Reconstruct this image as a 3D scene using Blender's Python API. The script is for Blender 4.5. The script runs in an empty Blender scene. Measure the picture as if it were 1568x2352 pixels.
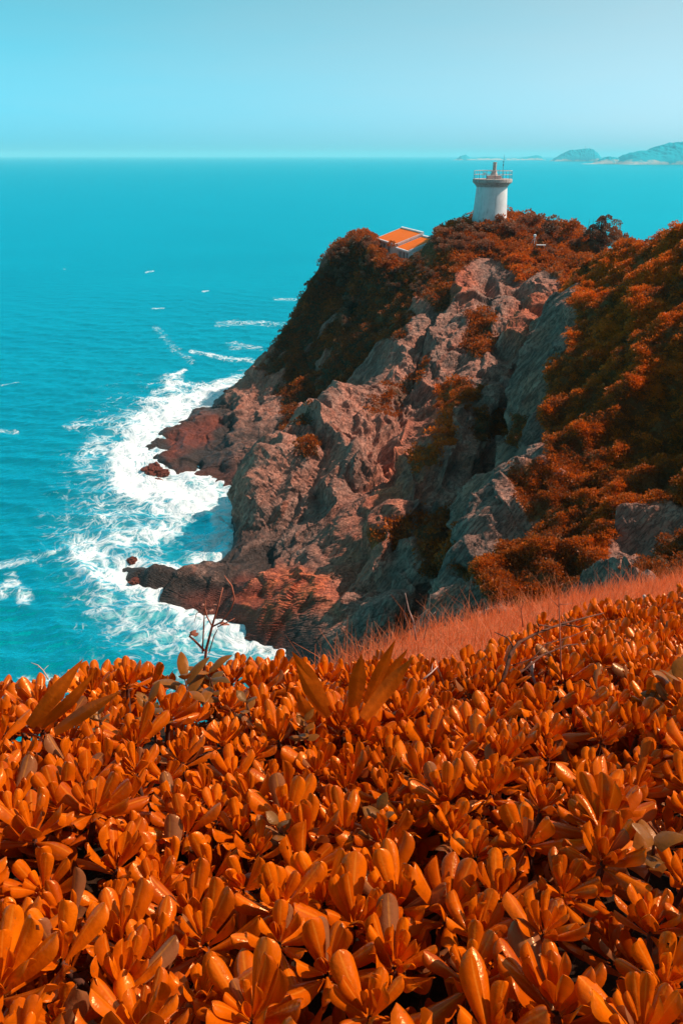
import bpy, math, random
import numpy as np
from mathutils import Vector, Matrix

random.seed(7)
RNG = np.random.default_rng(7)
sc = bpy.context.scene
COL = sc.collection
R = math.radians

# ------------------------------------------------------------------ camera
EYE = 34.0                       # camera height above the sea
F = 26.0 / 36.0 * 2352.0         # focal length in units of the 1568 x 2352 reading of the photo
PITCH = math.atan((1176 - 357) / F)
cam_d = bpy.data.cameras.new('camera')
cam_d.sensor_fit = 'VERTICAL'
cam_d.sensor_height = 36.0
cam_d.sensor_width = 24.0
cam_d.lens = 26.0
cam_d.clip_start = 0.05
cam_d.clip_end = 200000.0
cam = bpy.data.objects.new('camera', cam_d)
COL.objects.link(cam)
cam.location = (0, 0, EYE)
cam.rotation_euler = (math.pi / 2 - PITCH, 0, 0)
sc.camera = cam

# ------------------------------------------------------------------ sky, sun, exposure
SUN_AZ, SUN_EL = 81.0, 48.0      # azimuth from the view axis (+Y) towards the right (+X)
world = bpy.data.worlds.new('World')
sc.world = world
world.use_nodes = True
wn, wl = world.node_tree.nodes, world.node_tree.links
wn.clear()
sky = wn.new('ShaderNodeTexSky')
sky.sky_type = 'NISHITA'
sky.sun_disc = False
sky.sun_elevation = R(SUN_EL)
sky.sun_rotation = R(SUN_AZ)
sky.altitude = 30
sky.air_density = 1.0
sky.dust_density = 0.8
sky.ozone_density = 1.0
# teal-graded sky: the Nishita brightness, cyan away from the sun and paler towards it
bw = wn.new('ShaderNodeRGBToBW')
pw = wn.new('ShaderNodeMath'); pw.operation = 'POWER'; pw.inputs[1].default_value = 0.87
tcw = wn.new('ShaderNodeTexCoord')
dt = wn.new('ShaderNodeVectorMath'); dt.operation = 'DOT_PRODUCT'
dt.inputs[1].default_value = (math.sin(R(SUN_AZ)), math.cos(R(SUN_AZ)), 0.25)
mr = wn.new('ShaderNodeMapRange'); mr.inputs['From Min'].default_value = -0.45; mr.inputs['From Max'].default_value = 0.55
tint = wn.new('ShaderNodeMix'); tint.data_type = 'RGBA'
tint.inputs[6].default_value = (0.142, 1.10, 1.47, 1)
tint.inputs[7].default_value = (0.645, 1.04, 1.215, 1)
mixw = wn.new('ShaderNodeMix'); mixw.data_type = 'RGBA'; mixw.blend_type = 'MULTIPLY'; mixw.inputs[0].default_value = 1.0
bg = wn.new('ShaderNodeBackground')
bg.inputs['Strength'].default_value = 0.15
wo = wn.new('ShaderNodeOutputWorld')
wl.new(sky.outputs[0], bw.inputs[0]); wl.new(bw.outputs[0], pw.inputs[0])
wl.new(tcw.outputs['Generated'], dt.inputs[0]); wl.new(dt.outputs['Value'], mr.inputs['Value'])
cl = wn.new('ShaderNodeTexNoise'); cl.inputs['Scale'].default_value = 2.2; cl.inputs['Detail'].default_value = 6; cl.inputs['Roughness'].default_value = 0.6
cm = wn.new('ShaderNodeMapping'); cm.inputs['Scale'].default_value = (1.0, 1.0, 7.0)
wl.new(tcw.outputs['Generated'], cm.inputs['Vector']); wl.new(cm.outputs[0], cl.inputs['Vector'])
cr = wn.new('ShaderNodeMapRange'); cr.inputs['From Min'].default_value = 0.35; cr.inputs['From Max'].default_value = 0.75
cr.inputs['To Min'].default_value = -0.04; cr.inputs['To Max'].default_value = 0.10
wl.new(cl.outputs['Fac'], cr.inputs['Value'])
ad = wn.new('ShaderNodeMath'); ad.operation = 'ADD'
wl.new(mr.outputs[0], ad.inputs[0]); wl.new(cr.outputs[0], ad.inputs[1])
wl.new(ad.outputs[0], tint.inputs[0])
wl.new(pw.outputs[0], mixw.inputs[6]); wl.new(tint.outputs[2], mixw.inputs[7])
wl.new(mixw.outputs[2], bg.inputs['Color'])
wl.new(bg.outputs[0], wo.inputs['Surface'])

sun_d = bpy.data.lights.new('sun', 'SUN')
sun_d.energy = 5.0
sun_d.angle = R(0.53)
sun_d.color = (1.0, 0.84, 0.70)
sun = bpy.data.objects.new('sun', sun_d)
COL.objects.link(sun)
SUNDIR = Vector((math.sin(R(SUN_AZ)) * math.cos(R(SUN_EL)), math.cos(R(SUN_AZ)) * math.cos(R(SUN_EL)), math.sin(R(SUN_EL))))
sun.rotation_euler = SUNDIR.to_track_quat('Z', 'Y').to_euler()
sun.location = (60, 10, 90)

sc.view_settings.view_transform = 'Standard'
sc.view_settings.look = 'None'
sc.view_settings.exposure = 0.16
sc.view_settings.gamma = 1.0
sc.view_settings.use_curve_mapping = False
sc.render.engine = 'CYCLES'
sc.cycles.use_denoising = True
sc.cycles.max_bounces = 5
sc.cycles.diffuse_bounces = 2
sc.cycles.glossy_bounces = 2
sc.cycles.transmission_bounces = 3
sc.cycles.volume_bounces = 1
sc.cycles.sample_clamp_indirect = 6.0

# ------------------------------------------------------------------ helpers: projection
SP, CP = math.sin(PITCH), math.cos(PITCH)
def ray(X, Y):
    a = (np.asarray(X, float) - 784) / F
    b = (1176 - np.asarray(Y, float)) / F
    return np.stack([a, CP + b * SP, -SP + b * CP], -1)
def P(X, Y, d):
    """point seen at reading (X, Y) of the photo, d metres ahead along the ground"""
    r = ray(X, Y)
    return np.array([0, 0, EYE]) + r * (d / r[1])
def PZ(X, Y, z=0.0):
    r = ray(X, Y)
    return np.array([0, 0, EYE]) + r * ((z - EYE) / r[2])
def project(p):
    q = p - np.array([0, 0, EYE])
    dep = q[..., 1] * CP - q[..., 2] * SP
    up = q[..., 1] * SP + q[..., 2] * CP
    dep = np.maximum(dep, 1e-3)
    return 784 + F * q[..., 0] / dep, 1176 - F * up / dep, dep

# ------------------------------------------------------------------ helpers: noise
_prm = RNG.permutation(256)
_prm = np.concatenate([_prm, _prm, _prm])
_g3 = RNG.normal(size=(256, 3))
_g3 /= np.linalg.norm(_g3, axis=1)[:, None]
def pnoise(p):
    p = np.asarray(p, float)
    i = np.floor(p).astype(np.int64)
    f = p - i
    i &= 255
    w = f * f * f * (f * (f * 6 - 15) + 10)
    out = 0
    for dx in (0, 1):
        for dy in (0, 1):
            for dz in (0, 1):
                h = _prm[_prm[_prm[i[..., 0] + dx] + i[..., 1] + dy] + i[..., 2] + dz]
                g = _g3[h]
                v = g[..., 0] * (f[..., 0] - dx) + g[..., 1] * (f[..., 1] - dy) + g[..., 2] * (f[..., 2] - dz)
                ww = (w[..., 0] if dx else 1 - w[..., 0]) * (w[..., 1] if dy else 1 - w[..., 1]) * (w[..., 2] if dz else 1 - w[..., 2])
                out = out + v * ww
    return out * 1.5
def fbm(p, octv=4, gain=0.5, lac=2.03):
    a, s, o = 1.0, 0.0, 0.0
    for k in range(octv):
        o = o + a * pnoise(p + 17.3 * k)
        s += a
        a *= gain
        p = p * lac
    return o / s
def ridged(p, octv=3):
    a, s, o = 1.0, 0.0, 0.0
    for k in range(octv):
        o = o + a * (1 - np.abs(pnoise(p + 9.1 * k)) * 1.6)
        s += a
        a *= 0.5
        p = p * 2.1
    return o / s
_h = RNG.random((4096, 7))
def facets(p):
    """blocky rock: every point takes the plane of its nearest cell, eased over at the joints; returns height and distance to the joint"""
    i = np.floor(p).astype(np.int64)
    best = np.full(p.shape[:-1], 9e9)
    sec = np.full(p.shape[:-1], 9e9)
    hgt = np.zeros(p.shape[:-1])
    wsum = np.full(p.shape[:-1], 1e-12)
    for dx in (-1, 0, 1):
        for dy in (-1, 0, 1):
            for dz in (-1, 0, 1):
                c = i + np.array([dx, dy, dz])
                k = (c[..., 0] * 73856093 ^ c[..., 1] * 19349663 ^ c[..., 2] * 83492791) & 4095
                r = _h[k]
                v = p - (c + r[..., :3])
                d = np.sum(v * v, -1)
                h = (r[..., 6] - 0.5) + np.sum(v * (r[..., 3:6] - 0.5), -1) * 1.6
                w = np.exp(-100.0 * np.minimum(d, 0.27))
                hgt += w * h
                wsum += w
                sec = np.where(d < best, best, np.minimum(sec, d))
                best = np.minimum(best, d)
    return hgt / wsum, np.sqrt(sec) - np.sqrt(best)
def sstep(a, b, x):
    t = np.clip((x - a) / (b - a), 0, 1)
    return t * t * (3 - 2 * t)
def poly_sd(X, Y, pts):
    """signed distance to a polygon, positive inside"""
    pts = np.asarray(pts, float)
    d = np.full(X.shape, 9e9)
    inside = np.zeros(X.shape, bool)
    n = len(pts)
    for k in range(n):
        a, b = pts[k], pts[(k + 1) % n]
        e = b - a
        t = np.clip(((X - a[0]) * e[0] + (Y - a[1]) * e[1]) / (e @ e), 0, 1)
        d = np.minimum(d, np.hypot(X - a[0] - t * e[0], Y - a[1] - t * e[1]))
        c = ((a[1] > Y) != (b[1] > Y)) & (X < (b[0] - a[0]) * (Y - a[1]) / (b[1] - a[1] + 1e-12) + a[0])
        inside ^= c
    return np.where(inside, d, -d)
def line_d(X, Y, pts):
    pts = np.asarray(pts, float)
    d = np.full(X.shape, 9e9)
    for k in range(len(pts) - 1):
        a, b = pts[k], pts[k + 1]
        e = b - a
        t = np.clip(((X - a[0]) * e[0] + (Y - a[1]) * e[1]) / (e @ e + 1e-9), 0, 1)
        d = np.minimum(d, np.hypot(X - a[0] - t * e[0], Y - a[1] - t * e[1]))
    return d
def hermite(ts, pts, tq):
    """smooth curve through pts at parameters ts, read at tq; works on any trailing shape"""
    ts = np.asarray(ts, float)
    pts = np.asarray(pts, float)
    m = np.empty_like(pts)
    d = (pts[1:] - pts[:-1]) / (ts[1:] - ts[:-1]).reshape((-1,) + (1,) * (pts.ndim - 1))
    m[0], m[-1] = d[0], d[-1]
    m[1:-1] = 0.5 * (d[1:] + d[:-1])
    k = np.clip(np.searchsorted(ts, tq, side='right') - 1, 0, len(ts) - 2)
    h = ts[k + 1] - ts[k]
    sh = (-1,) + (1,) * (pts.ndim - 1)
    u = ((tq - ts[k]) / h).reshape(sh)
    h = h.reshape(sh)
    u2, u3 = u * u, u * u * u
    return (2 * u3 - 3 * u2 + 1) * pts[k] + (u3 - 2 * u2 + u) * h * m[k] + (-2 * u3 + 3 * u2) * pts[k + 1] + (u3 - u2) * h * m[k + 1]

# ------------------------------------------------------------------ helpers: meshes and objects
def tag(o, label=None, cat=None, group=None, kind=None):
    if label: o['label'] = label
    if cat: o['category'] = cat
    if group: o['group'] = group
    if kind: o['kind'] = kind
    return o
def link(name, me, parent=None):
    o = bpy.data.objects.new(name, me)
    COL.objects.link(o)
    if parent: o.parent = parent
    return o
def empty(name, loc=(0, 0, 0), rz=0.0):
    o = bpy.data.objects.new(name, None)
    o.empty_display_size = 0.2
    COL.objects.link(o)
    o.location = loc
    o.rotation_euler = (0, 0, rz)
    return o
def mesh_np(name, verts, faces, mat=None, smooth=True, attrs=None, cols=None):
    """verts (N,3); faces (M,3) or (M,4)"""
    verts = np.asarray(verts, np.float32)
    faces = np.asarray(faces, np.int32)
    me = bpy.data.meshes.new(name)
    k = faces.shape[1]
    me.vertices.add(len(verts))
    me.vertices.foreach_set('co', verts.ravel())
    me.loops.add(faces.size)
    me.loops.foreach_set('vertex_index', faces.ravel())
    me.polygons.add(len(faces))
    me.polygons.foreach_set('loop_start', np.arange(0, faces.size, k, dtype=np.int32))
    me.polygons.foreach_set('use_smooth', np.full(len(faces), smooth, bool))
    for nm, a in (attrs or {}).items():
        at = me.attributes.new(nm, 'FLOAT', 'POINT')
        at.data.foreach_set('value', np.asarray(a, np.float32).ravel())
    me.update(calc_edges=True)
    if mat: me.materials.append(mat)
    return me
def grid_faces(nu, nv):
    i = np.arange(nu * nv).reshape(nu, nv)
    return np.stack([i[:-1, :-1], i[1:, :-1], i[1:, 1:], i[:-1, 1:]], -1).reshape(-1, 4)
class MB:
    """collects shapes into one mesh"""
    def __init__(self): self.v, self.f = [], []
    def add(self, v, f):
        b = len(self.v)
        self.v += [tuple(q) for q in v]
        self.f += [tuple(b + i for i in q) for q in f]
        return self
    def box(self, c, s, M=None):
        v = [Vector((c[0] + sx * s[0] / 2, c[1] + sy * s[1] / 2, c[2] + sz * s[2] / 2)) for sx in (-1, 1) for sy in (-1, 1) for sz in (-1, 1)]
        if M: v = [M @ q for q in v]
        return self.add(v, [(0, 1, 3, 2), (4, 6, 7, 5), (0, 4, 5, 1), (2, 3, 7, 6), (0, 2, 6, 4), (1, 5, 7, 3)])
    def tube(self, pts, rad, n=6, cap=True):
        pts = [Vector(p) for p in pts]
        rad = rad if hasattr(rad, '__len__') else [rad] * len(pts)
        up = Vector((0.13, 0.2, 1)).normalized()
        rings = []
        for k, p in enumerate(pts):
            t = (pts[min(k + 1, len(pts) - 1)] - pts[max(k - 1, 0)]).normalized()
            a = t.cross(up)
            if a.length < 0.05: a = t.cross(Vector((1, 0, 0)))
            a.normalize()
            b = t.cross(a)
            rings.append([p + (a * math.cos(2 * math.pi * j / n) + b * math.sin(2 * math.pi * j / n)) * rad[k] for j in range(n)])
        v = [q for r_ in rings for q in r_]
        f = [(k * n + j, k * n + (j + 1) % n, (k + 1) * n + (j + 1) % n, (k + 1) * n + j) for k in range(len(pts) - 1) for j in range(n)]
        if cap: f += [tuple(reversed(range(n))), tuple(range((len(pts) - 1) * n, len(pts) * n))]
        return self.add(v, f)
    def lathe(self, prof, n=48, c=(0, 0, 0)):
        v = [(c[0] + r_ * math.cos(2 * math.pi * j / n), c[1] + r_ * math.sin(2 * math.pi * j / n), c[2] + z) for r_, z in prof for j in range(n)]
        f = [(k * n + j, k * n + (j + 1) % n, (k + 1) * n + (j + 1) % n, (k + 1) * n + j) for k in range(len(prof) - 1) for j in range(n)]
        f += [tuple(reversed(range(n))), tuple(range((len(prof) - 1) * n, len(prof) * n))]
        return self.add(v, f)
    def build(self, name, mat, parent=None, smooth=False, auto=None):
        me = bpy.data.meshes.new(name)
        me.from_pydata([tuple(q) for q in self.v], [], self.f)
        me.update()
        if smooth:
            me.polygons.foreach_set('use_smooth', np.ones(len(me.polygons), bool))
            if auto:
                me.set_sharp_from_angle(angle=R(auto))
        me.materials.append(mat)
        return link(name, me, parent)

# ------------------------------------------------------------------ helpers: materials
class NT:
    def __init__(self, name):
        self.m = bpy.data.materials.new(name)
        self.m.use_nodes = True
        self.n, self.l = self.m.node_tree.nodes, self.m.node_tree.links
        self.n.clear()
        self.out = self.n.new('ShaderNodeOutputMaterial')
        self.pos = self.n.new('ShaderNodeNewGeometry').outputs['Position']
    def put(self, sock, v):
        if isinstance(v, bpy.types.NodeSocket): self.l.new(v, sock)
        elif isinstance(v, (tuple, list)) and len(v) == 3 and sock.type == 'RGBA': sock.default_value = (*v, 1)
        else: sock.default_value = v
    def node(self, t, **kw):
        n = self.n.new(t)
        for k, v in kw.items():
            if k in n.inputs: self.put(n.inputs[k], v)
            else: setattr(n, k, v)
        return n
    def noise(self, scale, detail=4, rough=0.55, vec=None, dist=0.0):
        n = self.node('ShaderNodeTexNoise', Scale=scale, Detail=detail, Roughness=rough, Distortion=dist)
        self.l.new(vec or self.pos, n.inputs['Vector'])
        return n.outputs['Fac']
    def voro(self, scale, feature='F1', vec=None):
        n = self.node('ShaderNodeTexVoronoi', feature=feature, Scale=scale)
        self.l.new(vec or self.pos, n.inputs['Vector'])
        return n.outputs['Distance']
    def scale(self, v, vec=None):
        n = self.node('ShaderNodeVectorMath', operation='MULTIPLY')
        self.l.new(vec or self.pos, n.inputs[0])
        n.inputs[1].default_value = v
        return n.outputs[0]
    def attr(self, name, typ='GEOMETRY'):
        return self.node('ShaderNodeAttribute', attribute_name=name, attribute_type=typ).outputs['Fac']
    def rng(self, v, a, b, c=0.0, d=1.0, smooth=True):
        n = self.node('ShaderNodeMapRange', interpolation_type='SMOOTHSTEP' if smooth else 'LINEAR')
        self.put(n.inputs['Value'], v)
        for nm, x in zip(('From Min', 'From Max', 'To Min', 'To Max'), (a, b, c, d)): self.put(n.inputs[nm], x)
        return n.outputs[0]
    def math(self, op, a, b=None, c=None):
        n = self.node('ShaderNodeMath', operation=op)
        for k, x in enumerate((a, b, c)):
            if x is not None: self.put(n.inputs[k], x)
        return n.outputs[0]
    def mix(self, f, a, b, mode='MIX'):
        n = self.node('ShaderNodeMix', data_type='RGBA', blend_type=mode)
        self.put(n.inputs[0], f); self.put(n.inputs[6], a); self.put(n.inputs[7], b)
        return n.outputs[2]
    def bump(self, h, strength=0.5, dist=0.1, normal=None):
        n = self.node('ShaderNodeBump', Strength=strength, Distance=dist)
        self.l.new(h, n.inputs['Height'])
        if normal: self.l.new(normal, n.inputs['Normal'])
        return n.outputs[0]
    def bsdf(self, color, rough=0.8, normal=None, spec=0.3, **kw):
        n = self.node('ShaderNodeBsdfPrincipled')
        self.put(n.inputs['Base Color'], color)
        self.put(n.inputs['Roughness'], rough)
        self.put(n.inputs['Specular IOR Level'], spec)
        if normal: self.l.new(normal, n.inputs['Normal'])
        for k, v in kw.items(): self.put(n.inputs[k.replace('_', ' ')], v)
        return n
    def done(self, sh):
        self.l.new(sh.outputs[0] if hasattr(sh, 'outputs') else sh, self.out.inputs['Surface'])
        return self.m

def mat_rock():
    t = NT('cliff_rock')
    lo = t.noise(0.13, 4, 0.6)
    mid = t.noise(0.8, 6, 0.65)
    fine = t.noise(5.0, 6, 0.7)
    mp = t.node('ShaderNodeMapping')
    t.l.new(t.pos, mp.inputs['Vector'])
    mp.inputs['Rotation'].default_value = (0, R(-33.5), 0)
    fabv = mp.outputs[0]
    str_ = t.noise(0.9, 6, 0.62, vec=t.scale((1.7, 1.1, 0.28), fabv), dist=0.5)
    joint = t.noise(2.4, 5, 0.6, vec=t.scale((1.6, 1.2, 0.22), fabv), dist=0.3)
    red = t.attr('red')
    c = t.mix(t.rng(lo, 0.35, 0.65), (0.30, 0.165, 0.125), (0.64, 0.235, 0.15))
    c = t.mix(t.rng(mid, 0.45, 0.7, 0, 0.7), c, (0.68, 0.34, 0.245))
    c = t.mix(t.rng(str_, 0.52, 0.72, 0, 0.75), c, (0.17, 0.12, 0.10))
    rust = t.noise(0.55, 5, 0.6, vec=t.scale((1.5, 1.0, 0.25), fabv), dist=0.4)
    c = t.mix(t.rng(rust, 0.54, 0.68, 0, 0.6), c, (0.58, 0.15, 0.075))
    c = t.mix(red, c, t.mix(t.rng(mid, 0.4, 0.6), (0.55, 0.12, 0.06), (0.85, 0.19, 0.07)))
    c = t.mix(t.rng(fine, 0.3, 0.7, 0.0, 0.28), c, (0.10, 0.07, 0.06))
    crack = t.math('ABSOLUTE', t.math('SUBTRACT', joint, 0.5))
    c = t.mix(t.rng(crack, 0.0, 0.035, 0.55, 0.0), c, (0.06, 0.04, 0.035))
    # wet, algae-dark band above the waterline
    sep = t.node('ShaderNodeSeparateXYZ')
    t.l.new(t.pos, sep.inputs[0])
    zz = t.math('ADD', sep.outputs[2], t.math('MULTIPLY', t.math('SUBTRACT', mid, 0.5), 4.0))
    wet = t.rng(zz, 1.2, 3.6, 1.0, 0.0)
    c = t.mix(wet, c, t.mix(t.math('MULTIPLY', red, 0.8), (0.065, 0.042, 0.035), (0.38, 0.06, 0.025)))
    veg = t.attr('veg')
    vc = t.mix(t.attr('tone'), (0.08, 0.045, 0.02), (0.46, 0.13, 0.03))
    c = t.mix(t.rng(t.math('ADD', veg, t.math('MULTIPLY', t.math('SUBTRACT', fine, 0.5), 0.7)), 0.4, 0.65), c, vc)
    b = t.bump(t.math('ADD', fine, t.math('MULTIPLY', mid, 1.5)), 0.9, 0.22)
    b = t.bump(t.rng(crack, 0, 0.05), 0.7, 0.15, b)
    return t.done(t.bsdf(c, t.rng(wet, 0, 1, 0.9, 0.45), b, 0.25))

def mat_sea():
    t = NT('sea_water')
    foam_d = t.attr('foam')
    warp = t.noise(0.16, 3, 0.5)
    cmb = t.node('ShaderNodeCombineXYZ')
    w2 = t.noise(0.21, 3, 0.5, vec=t.scale((1, 1, 1.7)))
    t.l.new(t.math('MULTIPLY', t.math('SUBTRACT', warp, 0.5), 7.0), cmb.inputs[0])
    t.l.new(t.math('MULTIPLY', t.math('SUBTRACT', w2, 0.5), 7.0), cmb.inputs[1])
    va = t.node('ShaderNodeVectorMath', operation='ADD')
    t.l.new(t.pos, va.inputs[0]); t.l.new(cmb.outputs[0], va.inputs[1])
    q = va.outputs[0]
    n1 = t.noise(0.42, 10, 0.72, vec=q, dist=0.25)
    lace = t.voro(0.75, 'DISTANCE_TO_EDGE', vec=q)
    lace2 = t.voro(2.1, 'DISTANCE_TO_EDGE', vec=q)
    lc = t.math('ADD', t.rng(lace, 0.0, 0.32, 0.55, 0.0), t.rng(lace2, 0.0, 0.3, 0.35, 0.0))
    pat = t.math('ADD', t.math('MULTIPLY', t.math('SUBTRACT', n1, 0.5), 2.2), t.math('MULTIPLY', lc, 0.75))
    fo = t.rng(t.math('ADD', pat, t.math('MULTIPLY', foam_d, 1.30)), 0.82, 1.75)
    fo = t.math('MULTIPLY', fo, t.rng(foam_d, 0.02, 0.12))
    # milky water under broken foam
    milk = t.rng(foam_d, 0.15, 0.8, 0.0, 0.75)
    # far whitecaps: sparse short streaks
    wc = t.noise(0.16, 6, 0.68, vec=t.scale((0.55, 1.3, 1)), dist=0.4)
    wcf = t.rng(wc, 0.715, 0.775)
    big = t.noise(0.02, 6, 0.62, vec=t.scale((0.6, 1.5, 1)))
    rip = t.noise(0.35, 5, 0.62, vec=t.scale((0.5, 1.4, 1)))
    col = t.mix(t.rng(big, 0.3, 0.7), (0.0, 0.26, 0.295), (0.0, 0.38, 0.43))
    col = t.mix(t.rng(rip, 0.35, 0.7), t.mix(0.35, col, (0.0, 0.07, 0.09)), col)
    col = t.mix(milk, col, (0.22, 0.60, 0.64))
    nb = t.bump(t.noise(0.25, 5, 0.6, vec=t.scale((0.7, 1.3, 1))), 0.5, 0.9)
    nb = t.bump(t.noise(1.6, 4, 0.6), 0.35, 0.22, nb)
    dif = t.node('ShaderNodeBsdfDiffuse')
    t.put(dif.inputs['Color'], col); t.l.new(nb, dif.inputs['Normal'])
    gl = t.node('ShaderNodeBsdfGlossy', Roughness=0.22)
    t.put(gl.inputs['Color'], (0.05, 0.85, 0.95)); t.l.new(nb, gl.inputs['Normal'])
    fr = t.node('ShaderNodeFresnel', IOR=1.33)
    t.l.new(nb, fr.inputs['Normal'])
    ms = t.node('ShaderNodeMixShader')
    t.l.new(t.math('MULTIPLY', fr.outputs[0], 0.75), ms.inputs[0]); t.l.new(dif.outputs[0], ms.inputs[1]); t.l.new(gl.outputs[0], ms.inputs[2])
    fb = t.bump(pat, 0.5, 0.25)
    fd = t.bsdf((0.86, 0.86, 0.86), 0.9, fb, 0.1)
    m2 = t.node('ShaderNodeMixShader')
    t.l.new(t.math('MAXIMUM', fo, t.math('MULTIPLY', wcf, t.attr('caps'))), m2.inputs[0]); t.l.new(ms.outputs[0], m2.inputs[1]); t.l.new(fd.outputs[0], m2.inputs[2])
    return t.done(m2)

def mat_leaf(name, a, b, rough=0.3, spec=0.5, trans=0.25, rand=0.35, blotch=None, tint=None):
    """leaf: tone attribute per leaf, a random shift per plant, veins as fine bump, light passing through"""
    t = NT(name)
    tone = t.attr('tone')
    oi = t.node('ShaderNodeObjectInfo').outputs['Random']
    f = t.math('ADD', t.math('MULTIPLY', tone, 1 - rand), t.math('MULTIPLY', oi, rand))
    c = t.mix(f, a, b)
    if blotch: c = t.mix(t.rng(tone, 0.0, 0.03, 1.0, 0.0), c, (0.30, 0.10, 0.035))
    tc = t.node('ShaderNodeTexCoord').outputs['Object']
    n = t.noise(28, 4, 0.6, vec=tc)
    c = t.mix(t.rng(n, 0.35, 0.75, 0.0, 0.35), c, tuple(x * 0.45 for x in a))
    if blotch:
        c = t.mix(t.rng(t.noise(60, 3, 0.6, vec=tc), 0.66, 0.74, 0, 0.7), c, blotch)
        c = t.mix(t.math('MULTIPLY', t.rng(t.attr('mid'), 0.86, 1.0), 0.28), c, tuple(min(1, x * 1.8 + 0.03) for x in b))
    bp = t.bump(t.noise(45, 4, 0.6, vec=tc), 0.22, 0.012)
    pb = t.bsdf(c, rough, bp, spec)
    if tint: t.put(pb.inputs['Specular Tint'], tint)
    if trans > 0:
        tr = t.node('ShaderNodeBsdfTranslucent')
        t.put(tr.inputs['Color'], t.mix(0.5, c, (0.75, 0.10, 0.002)))
        ms = t.node('ShaderNodeMixShader')
        ms.inputs[0].default_value = trans
        t.l.new(pb.outputs[0], ms.inputs[1]); t.l.new(tr.outputs[0], ms.inputs[2])
        return t.done(ms)
    return t.done(pb)

def mat_plain(name, c, c2=None, scale=3.0, rough=0.8, spec=0.3, bump=0.3, bdist=0.02, streak=None, metallic=0.0):
    t = NT(name)
    n = t.noise(scale, 6, 0.6)
    col = t.mix(t.rng(n, 0.35, 0.7), c, c2 or tuple(x * 0.7 for x in c))
    if streak:
        s = t.noise(2.2, 6, 0.65, vec=t.scale((1.6, 1.6, 0.16)))
        col = t.mix(t.rng(s, 0.5, 0.72, 0, 0.8), col, streak)
    return t.done(t.bsdf(col, rough, t.bump(n, bump, bdist), spec, Metallic=metallic))

M = {}
M['rock'] = mat_rock()
M['sea'] = mat_sea()
M['leaf'] = mat_leaf('glossy_leaf', (0.44, 0.05, 0.001), (0.94, 0.175, 0.002), 0.24, 0.5, 0.22, 0.35, (0.30, 0.10, 0.02), (1.0, 0.62, 0.30))
M['dark_leaf'] = mat_leaf('dull_leaf', (0.12, 0.055, 0.012), (0.36, 0.10, 0.012), 0.36, 0.3, 0.2, 0.35, None, (1.0, 0.7, 0.45))
M['strap'] = mat_leaf('strap_leaf', (0.48, 0.075, 0.003), (0.76, 0.135, 0.005), 0.4, 0.3, 0.3, 0.0, None, (1.0, 0.6, 0.3))
M['scrub'] = mat_leaf('scrub_leaf', (0.125, 0.050, 0.013), (1.0, 0.225, 0.008), 0.5, 0.35, 0.4, 0.0)
M['bush_dark'] = mat_leaf('bush_leaf_dark', (0.045, 0.048, 0.03), (0.28, 0.15, 0.075), 0.5, 0.35, 0.2)
M['bush_brown'] = mat_leaf('bush_leaf_brown', (0.13, 0.075, 0.045), (0.55, 0.24, 0.12), 0.55, 0.3, 0.25)
M['bush_orange'] = mat_leaf('bush_leaf_orange', (0.22, 0.06, 0.012), (0.72, 0.18, 0.015), 0.5, 0.35, 0.25)
M['grass'] = mat_leaf('dry_grass', (0.80, 0.15, 0.04), (0.98, 0.35, 0.17), 0.65, 0.2, 0.55, 0.0)
M['stem'] = mat_plain('woody_stem', (0.16, 0.05, 0.025), (0.07, 0.025, 0.015), 40, 0.8, 0.2, 0.4, 0.003)
M['twig'] = mat_plain('red_brown_twig', (0.50, 0.15, 0.085), (0.28, 0.075, 0.04), 40, 0.75, 0.3, 0.3, 0.003)
M['pale_twig'] = mat_plain('bleached_twig', (0.62, 0.40, 0.33), (0.40, 0.22, 0.17), 40, 0.8, 0.2, 0.3, 0.003)
M['dry_leaf'] = mat_leaf('dry_leaf', (0.26, 0.06, 0.025), (0.55, 0.25, 0.17), 0.6, 0.3, 0.2)
def mat_soil():
    t = NT('leaf_litter_soil')
    n = t.noise(14, 6, 0.65)
    c = t.mix(t.rng(n, 0.35, 0.7), (0.045, 0.018, 0.008), (0.015, 0.008, 0.005))
    c = t.mix(t.attr('straw'), c, t.mix(t.rng(n, 0.3, 0.7), (0.58, 0.15, 0.06), (0.26, 0.06, 0.02)))
    return t.done(t.bsdf(c, 0.95, t.bump(n, 0.8, 0.03), 0.1))
M['soil'] = mat_soil()
M['concrete'] = mat_plain('weathered_concrete', (0.76, 0.71, 0.69), (0.66, 0.62, 0.60), 1.2, 0.85, 0.2, 0.25, 0.03, streak=(0.46, 0.43, 0.41))
M['corbel'] = mat_plain('stained_concrete', (0.52, 0.43, 0.39), (0.34, 0.27, 0.24), 4.0, 0.9, 0.2, 0.4, 0.03, streak=(0.24, 0.19, 0.17))
M['white_metal'] = mat_plain('painted_rail', (0.68, 0.62, 0.59), (0.5, 0.45, 0.42), 9, 0.4, 0.5, 0.1, 0.003)
M['grey_metal'] = mat_plain('grey_metal', (0.20, 0.19, 0.18), (0.12, 0.11, 0.1), 9, 0.45, 0.5, 0.1, 0.003)
M['pink_wall'] = mat_plain('pink_render', (0.62, 0.45, 0.40), (0.5, 0.34, 0.3), 3, 0.85, 0.2, 0.2, 0.02)
M['roof'] = mat_plain('orange_roof_coat', (0.92, 0.165, 0.004), (0.84, 0.145, 0.004), 0.7, 0.7, 0.25, 0.1, 0.01)
M['white_wall'] = mat_plain('white_render', (0.86, 0.84, 0.83), (0.76, 0.74, 0.72), 2, 0.85, 0.2, 0.15, 0.02, streak=(0.50, 0.46, 0.44))
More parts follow.
